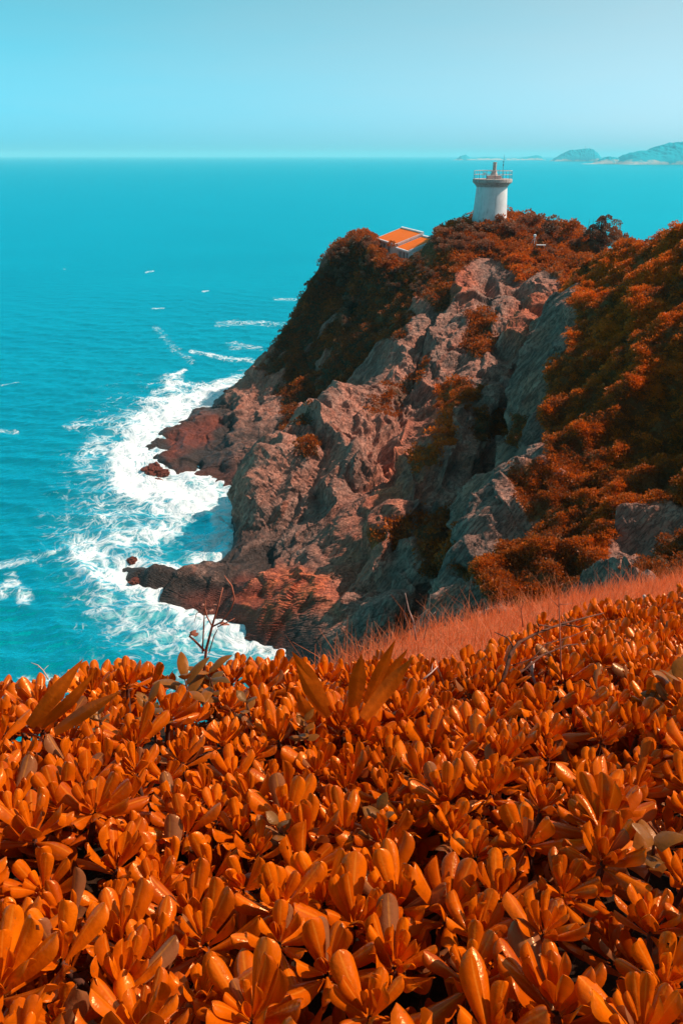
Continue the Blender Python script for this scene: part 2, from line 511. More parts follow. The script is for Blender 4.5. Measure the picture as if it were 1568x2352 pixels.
M['window'] = mat_plain('dark_window_glass', (0.03, 0.05, 0.055), (0.05, 0.06, 0.06), 2, 0.15, 0.6, 0.02, 0.002)
M['island'] = None

# ------------------------------------------------------------------ headland, gully and hillside: one lofted cliff
# every station runs from the crest seen in the photo down to the waterline: (X, Y, metres ahead)
V = np.array
def off(p, dx, dy, dz): return p + V([dx, dy, dz])
ST = []
def station(face, foot=None, back=None):
    f = [P(*q) for q in face]
    if foot is not None: f.append(PZ(*foot))
    ST.append([f, back])
station([(735, 612, 112), (690, 690, 112), (640, 775, 112), (590, 840, 112), (545, 890, 112)], (505, 915), [(762, 585, 117), ('o', 6, 10, -3), ('o', 8, 14, -12)])
ST.insert(0, [[off(p, 7, 13, -1.0) for p in ST[0][0]], 'same'])
station([(775, 562, 111), (735, 690, 109), (672, 820, 107), (585, 915, 102), (480, 955, 99)], (415, 965), [(800, 545, 116), ('o', 3, 10, -2), ('o', 5, 16, -14)])
station([(815, 555, 110), (765, 700, 108), (700, 850, 104.5), (600, 950, 95.8), (470, 985, 94)], (343, 1005), [(835, 540, 116), ('o', 3, 10, -2), ('o', 5, 16, -14)])
station([(870, 592, 106), (815, 740, 102.5), (755, 880, 96.5), (665, 985, 88), (540, 1040, 84.3)], (395, 1090), [(880, 590, 113), ('o', 3, 10, -1.0), ('o', 5, 18, -14)])
station([(915, 616, 103), (862, 750, 98), (800, 900, 91), (720, 1000, 83.5), (610, 1050, 79.5)], (500, 1118), [(935, 600, 112), ('o', 3, 9, -.6), ('o', 5, 20, -14)])
station([(965, 598, 101), (905, 760, 93.5), (845, 920, 85.5), (770, 1020, 79.5), (660, 1075, 76)], (560, 1135), [(1000, 547, 104.5), ('o', 2, 8, -.3), ('o', 5, 22, -14)])
station([(1020, 592, 98.5), (960, 750, 88), (880, 870, 79.5), (740, 955, 73), (640, 1005, 69.8), (574, 1075, 68.4)], (540, 1190), [(1050, 530, 105), ('o', 2, 8, 0), ('o', 5, 24, -15)])
station([(1070, 590, 97), (1000, 780, 85), (915, 930, 75), (800, 1010, 67.6), (680, 1060, 64.8), (590, 1115, 63.4), (552, 1180, 62.8)], (528, 1270), [(1095, 522, 106), ('o', 2, 9, .3), ('o', 5, 26, -15)])
station([(1110, 590, 96.5), (1035, 820, 81), (945, 1010, 69.5), (830, 1140, 61.5), (650, 1265, 58.5)], (455, 1315), [(1135, 516, 107), ('o', 2, 9, .2), ('o', 5, 26, -15)])
station([(1150, 592, 96), (1060, 840, 78.5), (965, 1040, 64), (815, 1200, 56), (620, 1318, 55), (450, 1314, 55.2)], (292, 1312), [(1180, 512, 108), ('o', 2, 9, 0), ('o', 5, 26, -15)])
station([(1185, 600, 95), (1080, 850, 76), (975, 1060, 60.5), (840, 1215, 53), (690, 1325, 50.8), (540, 1378, 51.6)], (395, 1390), [(1215, 520, 108), ('o', 2, 9, 0), ('o', 5, 26, -15)])
station([(1215, 605, 94), (1100, 850, 75), (990, 1070, 59), (870, 1230, 51.3), (745, 1350, 48.3), (620, 1420, 48.2)], (530, 1446), [(1255, 528, 108), ('o', 2, 9, -.2), ('o', 5, 26, -15)])
station([(1250, 620, 92.5), (1135, 850, 74), (1040, 1075, 59), (930, 1250, 50.5), (800, 1405, 46)], (640, 1495), [(1290, 532, 108), ('o', 2, 9, -.5), ('o', 5, 26, -15)])
station([(1275, 632, 90), (1170, 850, 73), (1090, 1070, 58.5), (995, 1250, 49), (870, 1450, 42)], (700, 1560), [(1320, 540, 106), ('o', 2, 9, -.5), ('o', 5, 26, -15)])
station([(1298, 655, 87), (1222, 850, 76), (1145, 1040, 65), (1065, 1220, 55), (960, 1450, 43)], (820, 1640), [(1345, 556, 102), ('o', 4, 9, -1), ('o', 6, 26, -14)])
station([(1342, 622, 70.5), (1268, 760, 63), (1205, 915, 54.5), (1143, 1060, 47.5), (1078, 1210, 41.5), (1040, 1420, 34)], (900, 1700), [('o', 6, 12, -2.0), ('o', 8, 14, -4), ('o', 10, 26, -12)])
station([(1372, 602, 67), (1300, 740, 59.5), (1240, 900, 52), (1175, 1060, 45.2), (1115, 1220, 39), (1070, 1450, 31)], (930, 1800), [('o', 7, 9, -2.0), ('o', 8, 12, -4), ('o', 10, 24, -12)])
station([(1450, 570, 61.5), (1380, 740, 54.5), (1315, 920, 47.5), (1250, 1110, 40.5), (1195, 1290, 34), (1130, 1480, 27)], (1000, 1900), [('o', 8, 8, -1.5), ('o', 10, 10, -5), ('o', 10, 22, -12)])
station([(1568, 530, 56), (1500, 730, 50), (1440, 930, 44), (1390, 1110, 38), (1345, 1290, 32), (1290, 1500, 25)], (1150, 2000), [('o', 9, 7, -1.0), ('o', 11, 8, -4), ('o', 10, 20, -12)])
station([(1720, 485, 51), (1660, 720, 46), (1600, 930, 40.5), (1540, 1120, 35), (1480, 1300, 29), (1400, 1500, 23)], (1300, 2100), [('o', 10, 5, -.5), ('o', 12, 5, -3), ('o', 10, 14, -12)])
station([(1950, 430, 44), (1900, 700, 38), (1820, 930, 33), (1750, 1120, 29), (1680, 1300, 25), (1600, 1500, 21)], (1500, 2200), [('o', 11, 2, 0), ('o', 12, 2, -2), ('o', 10, 8, -12)])

NFACE, NTOP, NST = 430, 120, 1000
rows = []
for f, back in ST:
    f = V(f)
    last = f[-1] + (f[-1] - f[-2]) / np.linalg.norm(f[-1] - f[-2]) * 3.0
    last[2] = min(last[2], -2.5)
    f = np.vstack([f, last])
    d = np.concatenate([[0], np.cumsum(np.linalg.norm(np.diff(f, axis=0), axis=1))])
    face = hermite(d, f, np.linspace(0, d[-1], NFACE))
    rows.append((face, back, f[0]))
full = []
for k, (face, back, c) in enumerate(rows):
    if back == 'same': back = [('o', 2.5, 5, -1), ('o', 6, 10, -4), ('o', 8, 14, -14)]
    b, cur = [c], c
    for q in back:
        cur = cur + V(q[1:]) if q[0] == 'o' else P(*q)
        b.append(cur)
    e = cur + V([3, 8, 0]); e[2] = -3
    b.append(e)
    b = V(b)
    d = np.concatenate([[0], np.cumsum(np.linalg.norm(np.diff(b, axis=0), axis=1))])
    u = np.linspace(0, 1, NTOP) ** 1.6
    top = hermite(d, b, u * d[-1])
    full.append(np.vstack([top[::-1][:-1], face]))
full = V(full)
NROW = full.shape[1]
dd = np.concatenate([[0], np.cumsum(np.linalg.norm(np.diff(full[:, NTOP + 40:NTOP + 380], axis=0), axis=2).mean(1))])
G = hermite(dd, full, np.linspace(0, dd[-1], NST))          # (NST, NROW, 3)
# round the crest between top and face
for _ in range(8):
    a = G[:, NTOP - 14:NTOP + 14]
    G[:, NTOP - 13:NTOP + 13] = (a[:, :-2] + a[:, 2:] + 2 * a[:, 1:-1]) / 4
def normals(G):
    du = np.gradient(G, axis=0)
    dv = np.gradient(G, axis=1)
    n = np.cross(du, dv)
    n /= np.linalg.norm(n, axis=-1, keepdims=True) + 1e-9
    return n
N0 = normals(G)
if N0[NST // 2, NTOP + 200] @ V([0, -1, 0.3]) < 0: N0 = -N0
px, py, _ = project(G)
# where scrub grows, read off the photo: (outline, edge softness, tone 0 dark .. 1 orange, strength)
VEG = [
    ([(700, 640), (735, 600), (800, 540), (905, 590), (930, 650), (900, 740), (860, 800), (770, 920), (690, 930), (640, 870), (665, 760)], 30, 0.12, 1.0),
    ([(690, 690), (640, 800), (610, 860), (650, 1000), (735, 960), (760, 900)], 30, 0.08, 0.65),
    ([(800, 480), (860, 620), (940, 650), (1010, 690), (1060, 620), (1110, 585), (1160, 600), (1230, 615), (1300, 650), (1420, 610), (1420, 480)], 14, 0.38, 1.0),
    ([(860, 600), (1060, 590), (1040, 660), (1010, 720), (960, 700), (930, 790), (880, 800), (830, 700)], 22, 0.16, 0.75),
    ([(1125, 570), (1250, 570), (1270, 600), (1200, 640), (1150, 610)], 14, 0.75, 1.0),
    ([(1290, 600), (1370, 590), (1345, 640), (1310, 690), (1290, 660)], 12, 0.85, 1.0),
    ([(1000, 890), (1120, 880), (1115, 920), (1050, 950), (1035, 1040), (1000, 1050), (1020, 940)], 12, 0.8, 1.0),
    ([(950, 1055), (1005, 1045), (1000, 1085), (950, 1095)], 8, 0.6, 1.0),
    ([(1080, 730), (1140, 740), (1130, 820), (1080, 850), (1050, 800)], 22, 0.35, 0.7),
    ([(880, 860), (1010, 840), (1000, 890), (900, 960), (830, 980)], 22, 0.3, 0.55),
    ([(1090, 950), (1180, 940), (1190, 1000), (1130, 1020), (1070, 1000)], 14, 0.2, 0.8),
    ([(890, 1225), (950, 1210), (960, 1270), (900, 1290)], 14, 0.3, 0.9),
    ([(960, 1190), (1070, 1170), (1060, 1330), (970, 1330)], 25, 0.28, 0.85),
    ([(850, 1240), (885, 1235), (880, 1265), (850, 1262)], 8, 0.75, 0.9),
    ([(670, 1020), (720, 1010), (740, 1050), (690, 1070)], 10, 0.15, 0.7),
    ([(1390, 605), (1340, 690), (1330, 780), (1255, 900), (1235, 980), (1250, 1060), (1180, 1120), (1200, 1180), (1080, 1290), (1150, 1420), (1230, 1380), (1400, 1360), (1400, 1290), (1450, 1235), (1568, 1180), (1900, 1140), (1900, 350), (1568, 480)], 22, 0.62, 1.05),
    ([(1205, 1400), (1250, 1240), (1400, 1160), (1400, 1340)], 30, 0.25, 0.6),
    ([(1500, 1290), (1568, 1230), (1800, 1200), (1800, 1500), (1450, 1380)], 16, 0.3, 1.0),
]
def paint(px, py, regs, noise):
    v = np.zeros(px.shape)
    tone = np.full(px.shape, 0.3)
    for pts, soft, tn, s in regs:
        sd = poly_sd(px, py, pts)
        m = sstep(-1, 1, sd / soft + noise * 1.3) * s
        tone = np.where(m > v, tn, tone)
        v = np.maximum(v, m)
    return v, tone
# coordinates bent along the rock fabric: beds dip to the lower left
fab = np.stack([G[..., 0] * 0.83 - G[..., 2] * 0.55, G[..., 1], G[..., 2] * 0.83 + G[..., 0] * 0.55], -1)
nz = fbm(G / 5.0, 3)
veg, tone = paint(px, py, VEG, nz * 1.2)
# bare rock ribs breaking through the scrub of the right-hand slope and the left flank
ribn = fbm(fab / V([1.6, 3.0, 9.0]) + 11, 3)
veg = veg - sstep(0.12, 0.4, ribn) * np.where(px > 1030, sstep(1500, 1180, px) * sstep(560, 900, py) * 0.9, 0.65 * sstep(620, 760, py))
veg = np.clip(veg, 0, 1.05)
jrow = np.arange(NROW)[None, :] - NTOP
topm = sstep(6, -8, jrow + 0 * px)
veg = np.maximum(veg, topm)
tone = np.clip(tone + 0.35 * fbm(G / 3.0 + 40, 3), 0, 1)
rockm = 1 - sstep(0.3, 0.8, veg)
def disp(G):
    wob = np.stack([nz, nz * 0.5, -nz], -1)
    big = ridged(fab / V([15.0, 9.0, 30.0]), 3)
    f0, c0 = facets(fab / V([4.6, 4.5, 13.0]) + 0.18 * wob + 5)
    f1, c1 = facets(fab / V([1.9, 2.0, 6.0]) + 0.25 * wob)
    f2, c2 = facets(fab / V([0.7, 0.8, 2.2]) + 0.3 * wob + 30)
    fine = ridged(fab / V([0.7, 0.8, 1.6]), 3) - 0.6
    lay = np.abs(((fab[..., 0] * 0.9 + 0.5 * nz) / 1.1) % 1.0 - 0.5) - 0.25
    soft = fbm(G / 2.2 + 70, 4)
    def saw(u):
        u = u - np.floor(u)
        return np.where(u < 0.26, u / 0.26, (1 - u) / 0.74) - 0.5
    w1 = fbm(fab / V([9.0, 7.0, 16.0]) + 50, 3)
    w2 = fbm(fab / V([3.0, 3.0, 9.0]) + 80, 3)
    ribs = saw(fab[..., 0] / 6.6 + 1.1 * w1) * (2.1 + 1.8 * w1) + saw(fab[..., 0] / 2.1 + 0.9 * w2 + 0.3 * w1) * (0.55 + 0.7 * w2) + saw(fab[..., 0] / 0.85 + 1.9 * w2 + 1.2 * nz) * 0.13 * (0.5 + sstep(-0.3, 0.4, w2))
    rock = ribs + f0 * 1.1 + f1 * 0.45 - 0.08 * sstep(0.07, 0.0, c1) + f2 * 0.28 * (0.4 + sstep(-.2, .4, nz)) + fine * 0.24 + fbm(G / 0.4, 3) * 0.05
    amp = sstep(-6, 45, jrow) * (0.38 + 0.62 * sstep(0.5, 5, G[..., 2]))
    return (big - 0.55) * 2.6 * sstep(0, 90, jrow) * sstep(-1, 7, G[..., 2]) + rock * (0.25 + 0.75 * rockm) * amp + (soft * 0.7 + f0 * 0.5 + np.where(px > 1030, soft * 0.6 + 0.40 * fbm(G / 0.9 + 12, 2), 0)) * (1 - rockm)
D = disp(G)
G2 = G + N0 * D[..., None] * 1.0
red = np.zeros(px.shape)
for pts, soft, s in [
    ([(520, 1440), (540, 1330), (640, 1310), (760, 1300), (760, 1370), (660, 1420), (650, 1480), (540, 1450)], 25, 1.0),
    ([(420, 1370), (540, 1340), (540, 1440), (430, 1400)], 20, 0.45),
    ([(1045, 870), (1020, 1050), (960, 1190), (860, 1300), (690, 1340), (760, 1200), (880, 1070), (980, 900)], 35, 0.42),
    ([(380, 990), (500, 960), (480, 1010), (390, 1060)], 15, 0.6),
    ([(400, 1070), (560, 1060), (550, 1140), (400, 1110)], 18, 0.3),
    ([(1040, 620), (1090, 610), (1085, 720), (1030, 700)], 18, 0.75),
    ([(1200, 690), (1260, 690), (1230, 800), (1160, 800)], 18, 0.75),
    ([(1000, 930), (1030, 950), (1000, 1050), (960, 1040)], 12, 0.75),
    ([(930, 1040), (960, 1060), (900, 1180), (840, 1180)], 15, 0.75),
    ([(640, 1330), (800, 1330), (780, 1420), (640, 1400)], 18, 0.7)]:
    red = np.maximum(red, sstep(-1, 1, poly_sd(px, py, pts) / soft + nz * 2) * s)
FG = grid_faces(NST, NROW)
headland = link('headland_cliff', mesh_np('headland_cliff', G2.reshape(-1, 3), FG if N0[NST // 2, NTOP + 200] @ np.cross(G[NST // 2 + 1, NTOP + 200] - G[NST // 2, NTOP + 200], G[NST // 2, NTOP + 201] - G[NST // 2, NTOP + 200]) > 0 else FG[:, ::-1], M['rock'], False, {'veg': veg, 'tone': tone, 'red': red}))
tag(headland, kind='structure')
NG = normals(G2)
if NG[NST // 2, NTOP + 200] @ N0[NST // 2, NTOP + 200] < 0: NG = -NG
shore = []
for k in range(0, NST, 4):
    z = G2[k, NTOP:, 2]
    j = np.argmax(z < 0.0)
    if z[j] < 0: shore.append(G2[k, NTOP + j, :2])
shore = V(shore)

GP = G2.reshape(-1, 3)
# look-up of the cap's height near a plan position (used to stand things on the headland)
capmask = (np.abs(jrow + 0 * px) < 118).ravel() & (G2[..., 2].ravel() > 10)
CAP = GP[capmask]
def cap_z(x, y):
    d = (CAP[:, 0] - x) ** 2 + (CAP[:, 1] - y) ** 2
    k = np.argpartition(d, 6)[:6]
    return float(CAP[k, 2].mean())

# ------------------------------------------------------------------ foreground slope
YLX = [-16, -3.2, -1.45, -1.22, -0.7, -0.45, 0.0, 1.05, 3.3, 6.0, 12, 30]
YLY = [2.85, 2.8, 2.85, 3.5, 3.7, 4.7, 5.9, 8.0, 10.5, 12.6, 17, 24]
def y_lip(x): return np.interp(x, YLX, YLY)
def y_hedge(x): return np.interp(x, [-16, -1.45, -1.22, 0.0, 0.65, 1.5, 2.7, 4.5, 8], [2.5, 2.55, 3.36, 3.36, 3.5, 4.5, 5.5, 7.4, 11])
SLX, BASE = 0.11, 1.66
def ground_z(x, y):
    x, y = np.asarray(x, float), np.asarray(y, float)
    # the slope steepens from 0.36 near the viewer to 0.57 farther down
    z = EYE - (BASE + np.where(y < 1.8, 0.36 * y, 0.36 * 1.8 + 0.36 * (y - 1.8) + 0.21 * np.where(y < 3.2, (y - 1.8) ** 2 / 2.8, (y - 1.8) - 0.7)) - SLX * np.maximum(x, 0))
    over = np.maximum(y - y_lip(x), 0)
    q = np.stack([x * 0.9, y * 0.9, 0 * x], -1)
    return z + 0.10 * fbm(q, 3) - 1.9 * over - 0.35 * np.minimum(over, 1.5) ** 2
gx, gy = np.meshgrid(np.linspace(-16, 30, 360), np.linspace(-7, 34, 330), indexing='ij')
gz = np.maximum(ground_z(gx, gy), -3)
slope = link('foreground_hill', mesh_np('foreground_hill', np.stack([gx, gy, gz], -1).reshape(-1, 3), grid_faces(360, 330), M['soil'], True, {'straw': sstep(-0.3, 0.4, gy - y_hedge(gx) + 0.3) * sstep(-0.6, -0.2, gx) * sstep(1.2, 0.2, gy - y_lip(gx))}))
tag(slope, kind='structure')

# ------------------------------------------------------------------ sea
rr = np.concatenate([np.geomspace(24, 420, 700), np.geomspace(430, 90000, 170)])
aa = np.linspace(R(-62), R(62), 720)
A, RR = np.meshgrid(aa, rr, indexing='ij')
sx, sy = np.sin(A) * RR, np.cos(A) * RR
fade = sstep(300, 70, RR)
wv = np.zeros_like(sx)
for lam, amp, ang in [(15, .20, 200), (9.5, .14, 222), (6.1, .10, 185), (3.7, .07, 240), (2.3, .045, 170)]:
    ph = fbm(np.stack([sx / 40, sy / 40, 0 * sx + lam], -1), 2) * 7
    a = R(ang)
    w = np.sin(2 * math.pi * (sx * math.sin(a) + sy * math.cos(a)) / lam + ph)
    wv += amp * (1 - np.abs(w) * 1.3)
chop = fbm(np.stack([sx / 2.6, sy / 1.7, 0 * sx], -1), 4, 0.6)
wv = wv * 0.9 + chop * 0.28
spx, spy, _ = project(np.stack([sx, sy, 0 * sx], -1))
near = (RR < 420)
sd = np.full(sx.shape, 99.0)
idx = np.where((RR < 190) & (spx > -60) & (spx < 900) & (spy > 640))
pts = np.stack([sx[idx], sy[idx]], -1)
best = np.full(len(pts), 1e9)
for k in range(0, len(shore), 1):
    best = np.minimum(best, (pts[:, 0] - shore[k, 0]) ** 2 + (pts[:, 1] - shore[k, 1]) ** 2)
sd[idx] = np.sqrt(best)
foam = np.where(near, 0.85 * sstep(3.2, 0.3, sd), 0)
nzf = fbm(np.stack([sx / 6, sy / 6, 0 * sx], -1), 4)
for pts_, wid, s in [
    ([(540, 895), (470, 915), (400, 945), (350, 990)], 44, 0.95),
    ([(400, 930), (330, 1000), (300, 1060), (310, 1120), (400, 1140), (455, 1160)], 72, 1.0),
    ([(300, 960), (230, 1010), (190, 1075)], 40, 0.5),
    ([(330, 1150), (420, 1180), (500, 1160), (520, 1230), (470, 1290)], 62, 0.74),
    ([(420, 1200), (330, 1230), (240, 1250), (180, 1265)], 52, 0.7),
    ([(200, 1275), (260, 1310), (360, 1340), (400, 1390), (470, 1430)], 60, 0.72),
    ([(250, 1400), (330, 1450), (450, 1470), (560, 1470), (620, 1490)], 55, 0.58),
    ([(500, 1440), (560, 1470), (640, 1500)], 18, 0.7),
    ([(270, 1290), (350, 1360), (420, 1410)], 30, 0.9),
    ([(0, 1300), (60, 1290), (130, 1270), (200, 1245)], 14, 0.55),
    ([(0, 1360), (30, 1330), (60, 1380)], 26, 0.55),
    ([(60, 1570), (130, 1560), (210, 1580)], 20, 0.6),
    ([(150, 980), (240, 970), (330, 960)], 14, 0.5),
    ([(180, 1060), (260, 1090), (300, 1130)], 22, 0.45),
    ([(440, 808), (480, 815), (530, 826), (580, 830)], 8, 0.6),
    ([(500, 745), (560, 742), (650, 748)], 10, 0.45),
    ([(520, 790), (600, 800)], 10, 0.4),
    ([(395, 868), (425, 850)], 7, 0.75),
    ([(340, 885), (350, 880)], 4, 0.6),
    ([(360, 760), (400, 800), (440, 830)], 12, 0.33),
    ([(335, 626), (352, 623)], 3, 0.55), ([(352, 710), (378, 708)], 3, 0.55), ([(0, 886), (45, 880)], 3, 0.55), ([(0, 990), (40, 992)], 6, 0.6),
    ([(145, 618), (152, 618)], 2, 0.55), ([(465, 670), (478, 668)], 3, 0.55), ([(630, 686), (680, 690)], 5, 0.45)]:
    d = line_d(spx, spy, pts_)
    foam = np.maximum(foam, np.where(near, s * sstep(1.25, 0.15, d / wid - nzf * 0.9), 0))
foam = np.maximum(foam, np.where(near, 0.47 * sstep(260, 0, line_d(spx, spy, [(330, 1050), (300, 1150), (250, 1250), (330, 1380), (480, 1480)])) + 0.0, 0))
caps = sstep(420, 900, RR) * 0.55 + 0.12
cap_l = np.maximum(caps, 0.0)
sz = wv * fade * (0.75 + 0.9 * sstep(0.2, 0.9, foam)) + np.where(near, 0.7 * sstep(0.5, 1, foam) * np.abs(nzf), 0)
sea = link('sea', mesh_np('sea', np.stack([sx, sy, sz], -1).reshape(-1, 3), grid_faces(720, len(rr))[:, ::-1], M['sea'], True, {'foam': foam, 'caps': cap_l}))
tag(sea, kind='structure')

# ------------------------------------------------------------------ far islands
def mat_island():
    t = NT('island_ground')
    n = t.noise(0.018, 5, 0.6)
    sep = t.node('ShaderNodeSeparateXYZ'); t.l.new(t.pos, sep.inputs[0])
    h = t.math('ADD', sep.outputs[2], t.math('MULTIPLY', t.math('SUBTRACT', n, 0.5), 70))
    c = t.mix(t.rng(h, 4, 14), (0.46, 0.44, 0.42), (0.0, 0.36, 0.44))  # teal of the colour grade and distance haze put into the ground colour
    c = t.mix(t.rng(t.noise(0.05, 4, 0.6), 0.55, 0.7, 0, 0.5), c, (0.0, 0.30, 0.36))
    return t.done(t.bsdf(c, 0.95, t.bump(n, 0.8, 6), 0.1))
M['island'] = mat_island()
def island(base_y, prof, depth_ratio, label, seed):
    """prof: (X, top Y) along the skyline read from the photo, foot at base_y on the water"""
    d = PZ(784, base_y)[1]
    k = float(np.dot(ray(784, base_y), [0, CP, -SP])) / ray(784, base_y)[1]
    upp = d * (CP + (EYE / d) * SP) / F            # metres per reading unit at that distance
    xs = V([(q[0] - 784) * upp for q in prof]); hs_ = V([max(0.0, 0.9 * (base_y - q[1]) * upp) for q in prof])
    n1, n2 = 240, 90
    u = np.linspace(xs[0], xs[-1], n1)
    wdt = (xs[-1] - xs[0]) * depth_ratio
    v = np.linspace(0, 1, n2)
    U, Vv = np.meshgrid(u, v, indexing='ij')
    H = np.interp(U, xs, hs_)
    q = np.stack([U / (wdt * .25), Vv * 3, 0 * U + seed], -1)
    sect = np.sin(np.clip(Vv, 0, 1) * math.pi) ** 0.6
    Z = H * sect * (1 + 0.16 * fbm(q * 2.2, 4)) - 2 + H * 0.10 * fbm(q * 6, 3) * sect
    Z = np.where(sect < 0.02, -3, Z)
    o = link('island', mesh_np('island', np.stack([U, d + Vv * wdt, Z], -1).reshape(-1, 3), grid_faces(n1, n2), M['island']))
    tag(o, label, 'island', kind='structure')
    return d, upp
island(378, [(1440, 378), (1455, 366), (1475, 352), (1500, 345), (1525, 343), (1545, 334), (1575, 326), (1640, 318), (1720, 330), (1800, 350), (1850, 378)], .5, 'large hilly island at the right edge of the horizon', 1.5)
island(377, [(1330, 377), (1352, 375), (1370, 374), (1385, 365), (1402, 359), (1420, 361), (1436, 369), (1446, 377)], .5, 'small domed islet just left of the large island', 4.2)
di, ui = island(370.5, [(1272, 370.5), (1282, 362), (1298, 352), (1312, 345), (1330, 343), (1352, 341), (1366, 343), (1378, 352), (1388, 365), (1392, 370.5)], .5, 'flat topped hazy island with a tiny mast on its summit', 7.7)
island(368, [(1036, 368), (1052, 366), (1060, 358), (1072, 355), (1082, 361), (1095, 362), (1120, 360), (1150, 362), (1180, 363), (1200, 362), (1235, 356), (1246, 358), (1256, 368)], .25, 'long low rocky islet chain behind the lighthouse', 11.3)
mst = empty('beacon_mast', ((1357 - 784) * ui, di + 60 * ui, 24 * ui))
tag(mst, 'tiny mast on the summit of the flat topped hazy island', 'mast')
MB().tube([(0, 0, 0), (0, 0, 8 * ui)], [1.6 * ui * .4, .35 * ui], 6).build('mast_tower', M['concrete'], mst)
MB().box((0, 0, 6 * ui), (2.2 * ui, ui, .8 * ui)).build('platform', M['concrete'], mst)

# ------------------------------------------------------------------ lighthouse
UL = 0.0594                                   # metres per reading unit at the lighthouse
lt = P(1121.5, 521, 108)
light = empty('lighthouse', (lt[0], lt[1], lt[2] - 1.6))
light.scale = (0.965, 0.965, 0.93)
tag(light, 'squat white concrete lighthouse tower on top of the rocky headland', 'lighthouse')
MB().lathe([(2.56, 0), (2.46, 1.6), (2.30, 4.0), (2.14, 6.6), (2.10, 7.25)], 72).build('tower', M['concrete'], light, True, 40)
cor = MB().lathe([(2.12, 7.12), (2.20, 7.14), (2.20, 7.30), (2.32, 7.32), (2.32, 7.45), (2.46, 7.47), (2.46, 7.58), (2.60, 7.60), (2.62, 7.70)], 72).build('cornice', M['corbel'], light, True, 40)
MB().lathe([(2.60, 7.70), (2.70, 7.72), (2.70, 8.09), (2.66, 8.12), (1.0, 8.13)], 72).build('gallery_slab', M['corbel'], light, True, 40)
MB().lathe([(2.64, 8.125), (2.64, 8.16), (0.6, 8.17)], 72).build('gallery_deck', M['pink_wall'], light, True, 40)
ra = MB()
for zz, rd in ((9.22, 0.035), (8.72, 0.028)):
    ra.tube([(2.58 * math.cos(a), 2.58 * math.sin(a), zz) for a in np.linspace(0, 2 * math.pi, 49)], rd, 6, False)
rail = ra.build('railing', M['white_metal'], light, True)
for k in range(14):
    a = 2 * math.pi * (k + 0.35) / 14
    MB().tube([(2.58 * math.cos(a), 2.58 * math.sin(a), 8.12), (2.58 * math.cos(a), 2.58 * math.sin(a), 9.22)], 0.03, 6).build('post', M['grey_metal'], rail, True)
MB().box((0.05, -0.35, 8.345), (1.75, 1.3, 0.36)).box((0.05, -0.35, 8.555), (1.9, 1.45, 0.06)).box((0.95, -0.2, 8.32), (0.35, 0.7, 0.31)).build('equipment_plinth', M['pink_wall'], light)
MB().lathe([(0.50, 8.55), (0.46, 8.7), (0.36, 9.0), (0.36, 9.24)], 32, (0.18, 0.1, 0)).build('lantern_pedestal', M['pink_wall'], light, True, 40)
MB().lathe([(0.25, 9.24), (0.25, 10.24), (0.27, 10.24), (0.27, 10.30), (0.10, 10.33)], 32, (0.18, 0.1, 0)).build('beacon_cylinder', M['corbel'], light, True, 40)
MB().tube([(1.38, 0.3, 8.15), (1.38, 0.3, 9.9), (1.42, 0.3, 11.3)], [0.04, 0.03, 0.012], 6).box((1.38, 0.3, 9.95), (0.12, 0.08, 0.22)).box((1.38, 0.3, 10.35), (0.10, 0.07, 0.2)).build('antenna', M['grey_metal'], light)
MB().tube([(-1.25, -0.2, 8.15), (-1.2, -0.2, 8.75), (-0.95, -0.2, 8.95)], 0.03, 6).tube([(-1.2, -0.2, 8.75), (-1.5, -0.2, 8.6)], 0.03, 6).box((-1.2, -0.2, 8.9), (0.16, 0.14, 0.22)).build('lamp_bracket', M['white_metal'], light)

# ------------------------------------------------------------------ house with the stepped orange roof
HL = P(865.8, 546.5, 120)                     # left eave corner
hd = V([2.39, -8.5]); hd = hd / np.linalg.norm(hd)     # along the eave, towards the viewer
ang = math.atan2(hd[0], -hd[1])
house = empty('house', (HL[0], HL[1], HL[2] - 2.4), ang)
tag(house, 'small white house with stepped bright orange roofs half hidden in scrub', 'house')
# local: x up the roof slope, y away from the viewer; the eave runs along -y
SLOPE, AW = 0.345, 3.9
def roofed(y0, y1, z0, parent, wall_h):
    """sloped-roof block between y0 and y1 with its eave at height z0"""
    zt = z0 + SLOPE * AW
    m = MB()
    m.add([(0.12, y0, z0 - wall_h), (AW, y0, z0 - wall_h), (AW, y1, z0 - wall_h), (0.12, y1, z0 - wall_h),
           (0.12, y0, z0 - 0.10), (AW, y0, zt - 0.10), (AW, y1, zt - 0.10), (0.12, y1, z0 - 0.10)],
          [(0, 3, 2, 1), (0, 1, 5, 4), (1, 2, 6, 5), (2, 3, 7, 6), (3, 0, 4, 7), (4, 5, 6, 7)])
    m.build('wall', M['white_wall'], parent)
    def slab(xa, xb, ya, yb, dz, th):
        za, zb = z0 + SLOPE * xa + dz, z0 + SLOPE * xb + dz
        return [(xa, ya, za - th), (xb, ya, zb - th), (xb, yb, zb - th), (xa, yb, za - th), (xa, ya, za), (xb, ya, zb), (xb, yb, zb), (xa, yb, za)]
    FB = [(0, 3, 2, 1), (0, 1, 5, 4), (1, 2, 6, 5), (2, 3, 7, 6), (3, 0, 4, 7), (4, 5, 6, 7)]
    rf = MB().add(slab(-0.02, AW - 0.08, y0 + 0.02, y1 - 0.02, 0.0, 0.1), FB).build('roof', M['roof'], parent)
    t = MB()
    t.add(slab(-0.16, -0.02, y0 - 0.1, y1 + 0.1, 0.03, 0.22), FB)
    t.add(slab(AW - 0.08, AW + 0.14, y0 - 0.1, y1 + 0.1, 0.16, 0.34), FB)
    t.add(slab(-0.02, AW - 0.08, y0 - 0.1, y0 + 0.02, 0.06, 0.24), FB)
    t.add(slab(-0.02, AW - 0.08, y1 - 0.02, y1 + 0.1, 0.06, 0.24), FB)
    t.build('roof_edge', M['white_wall'], rf)
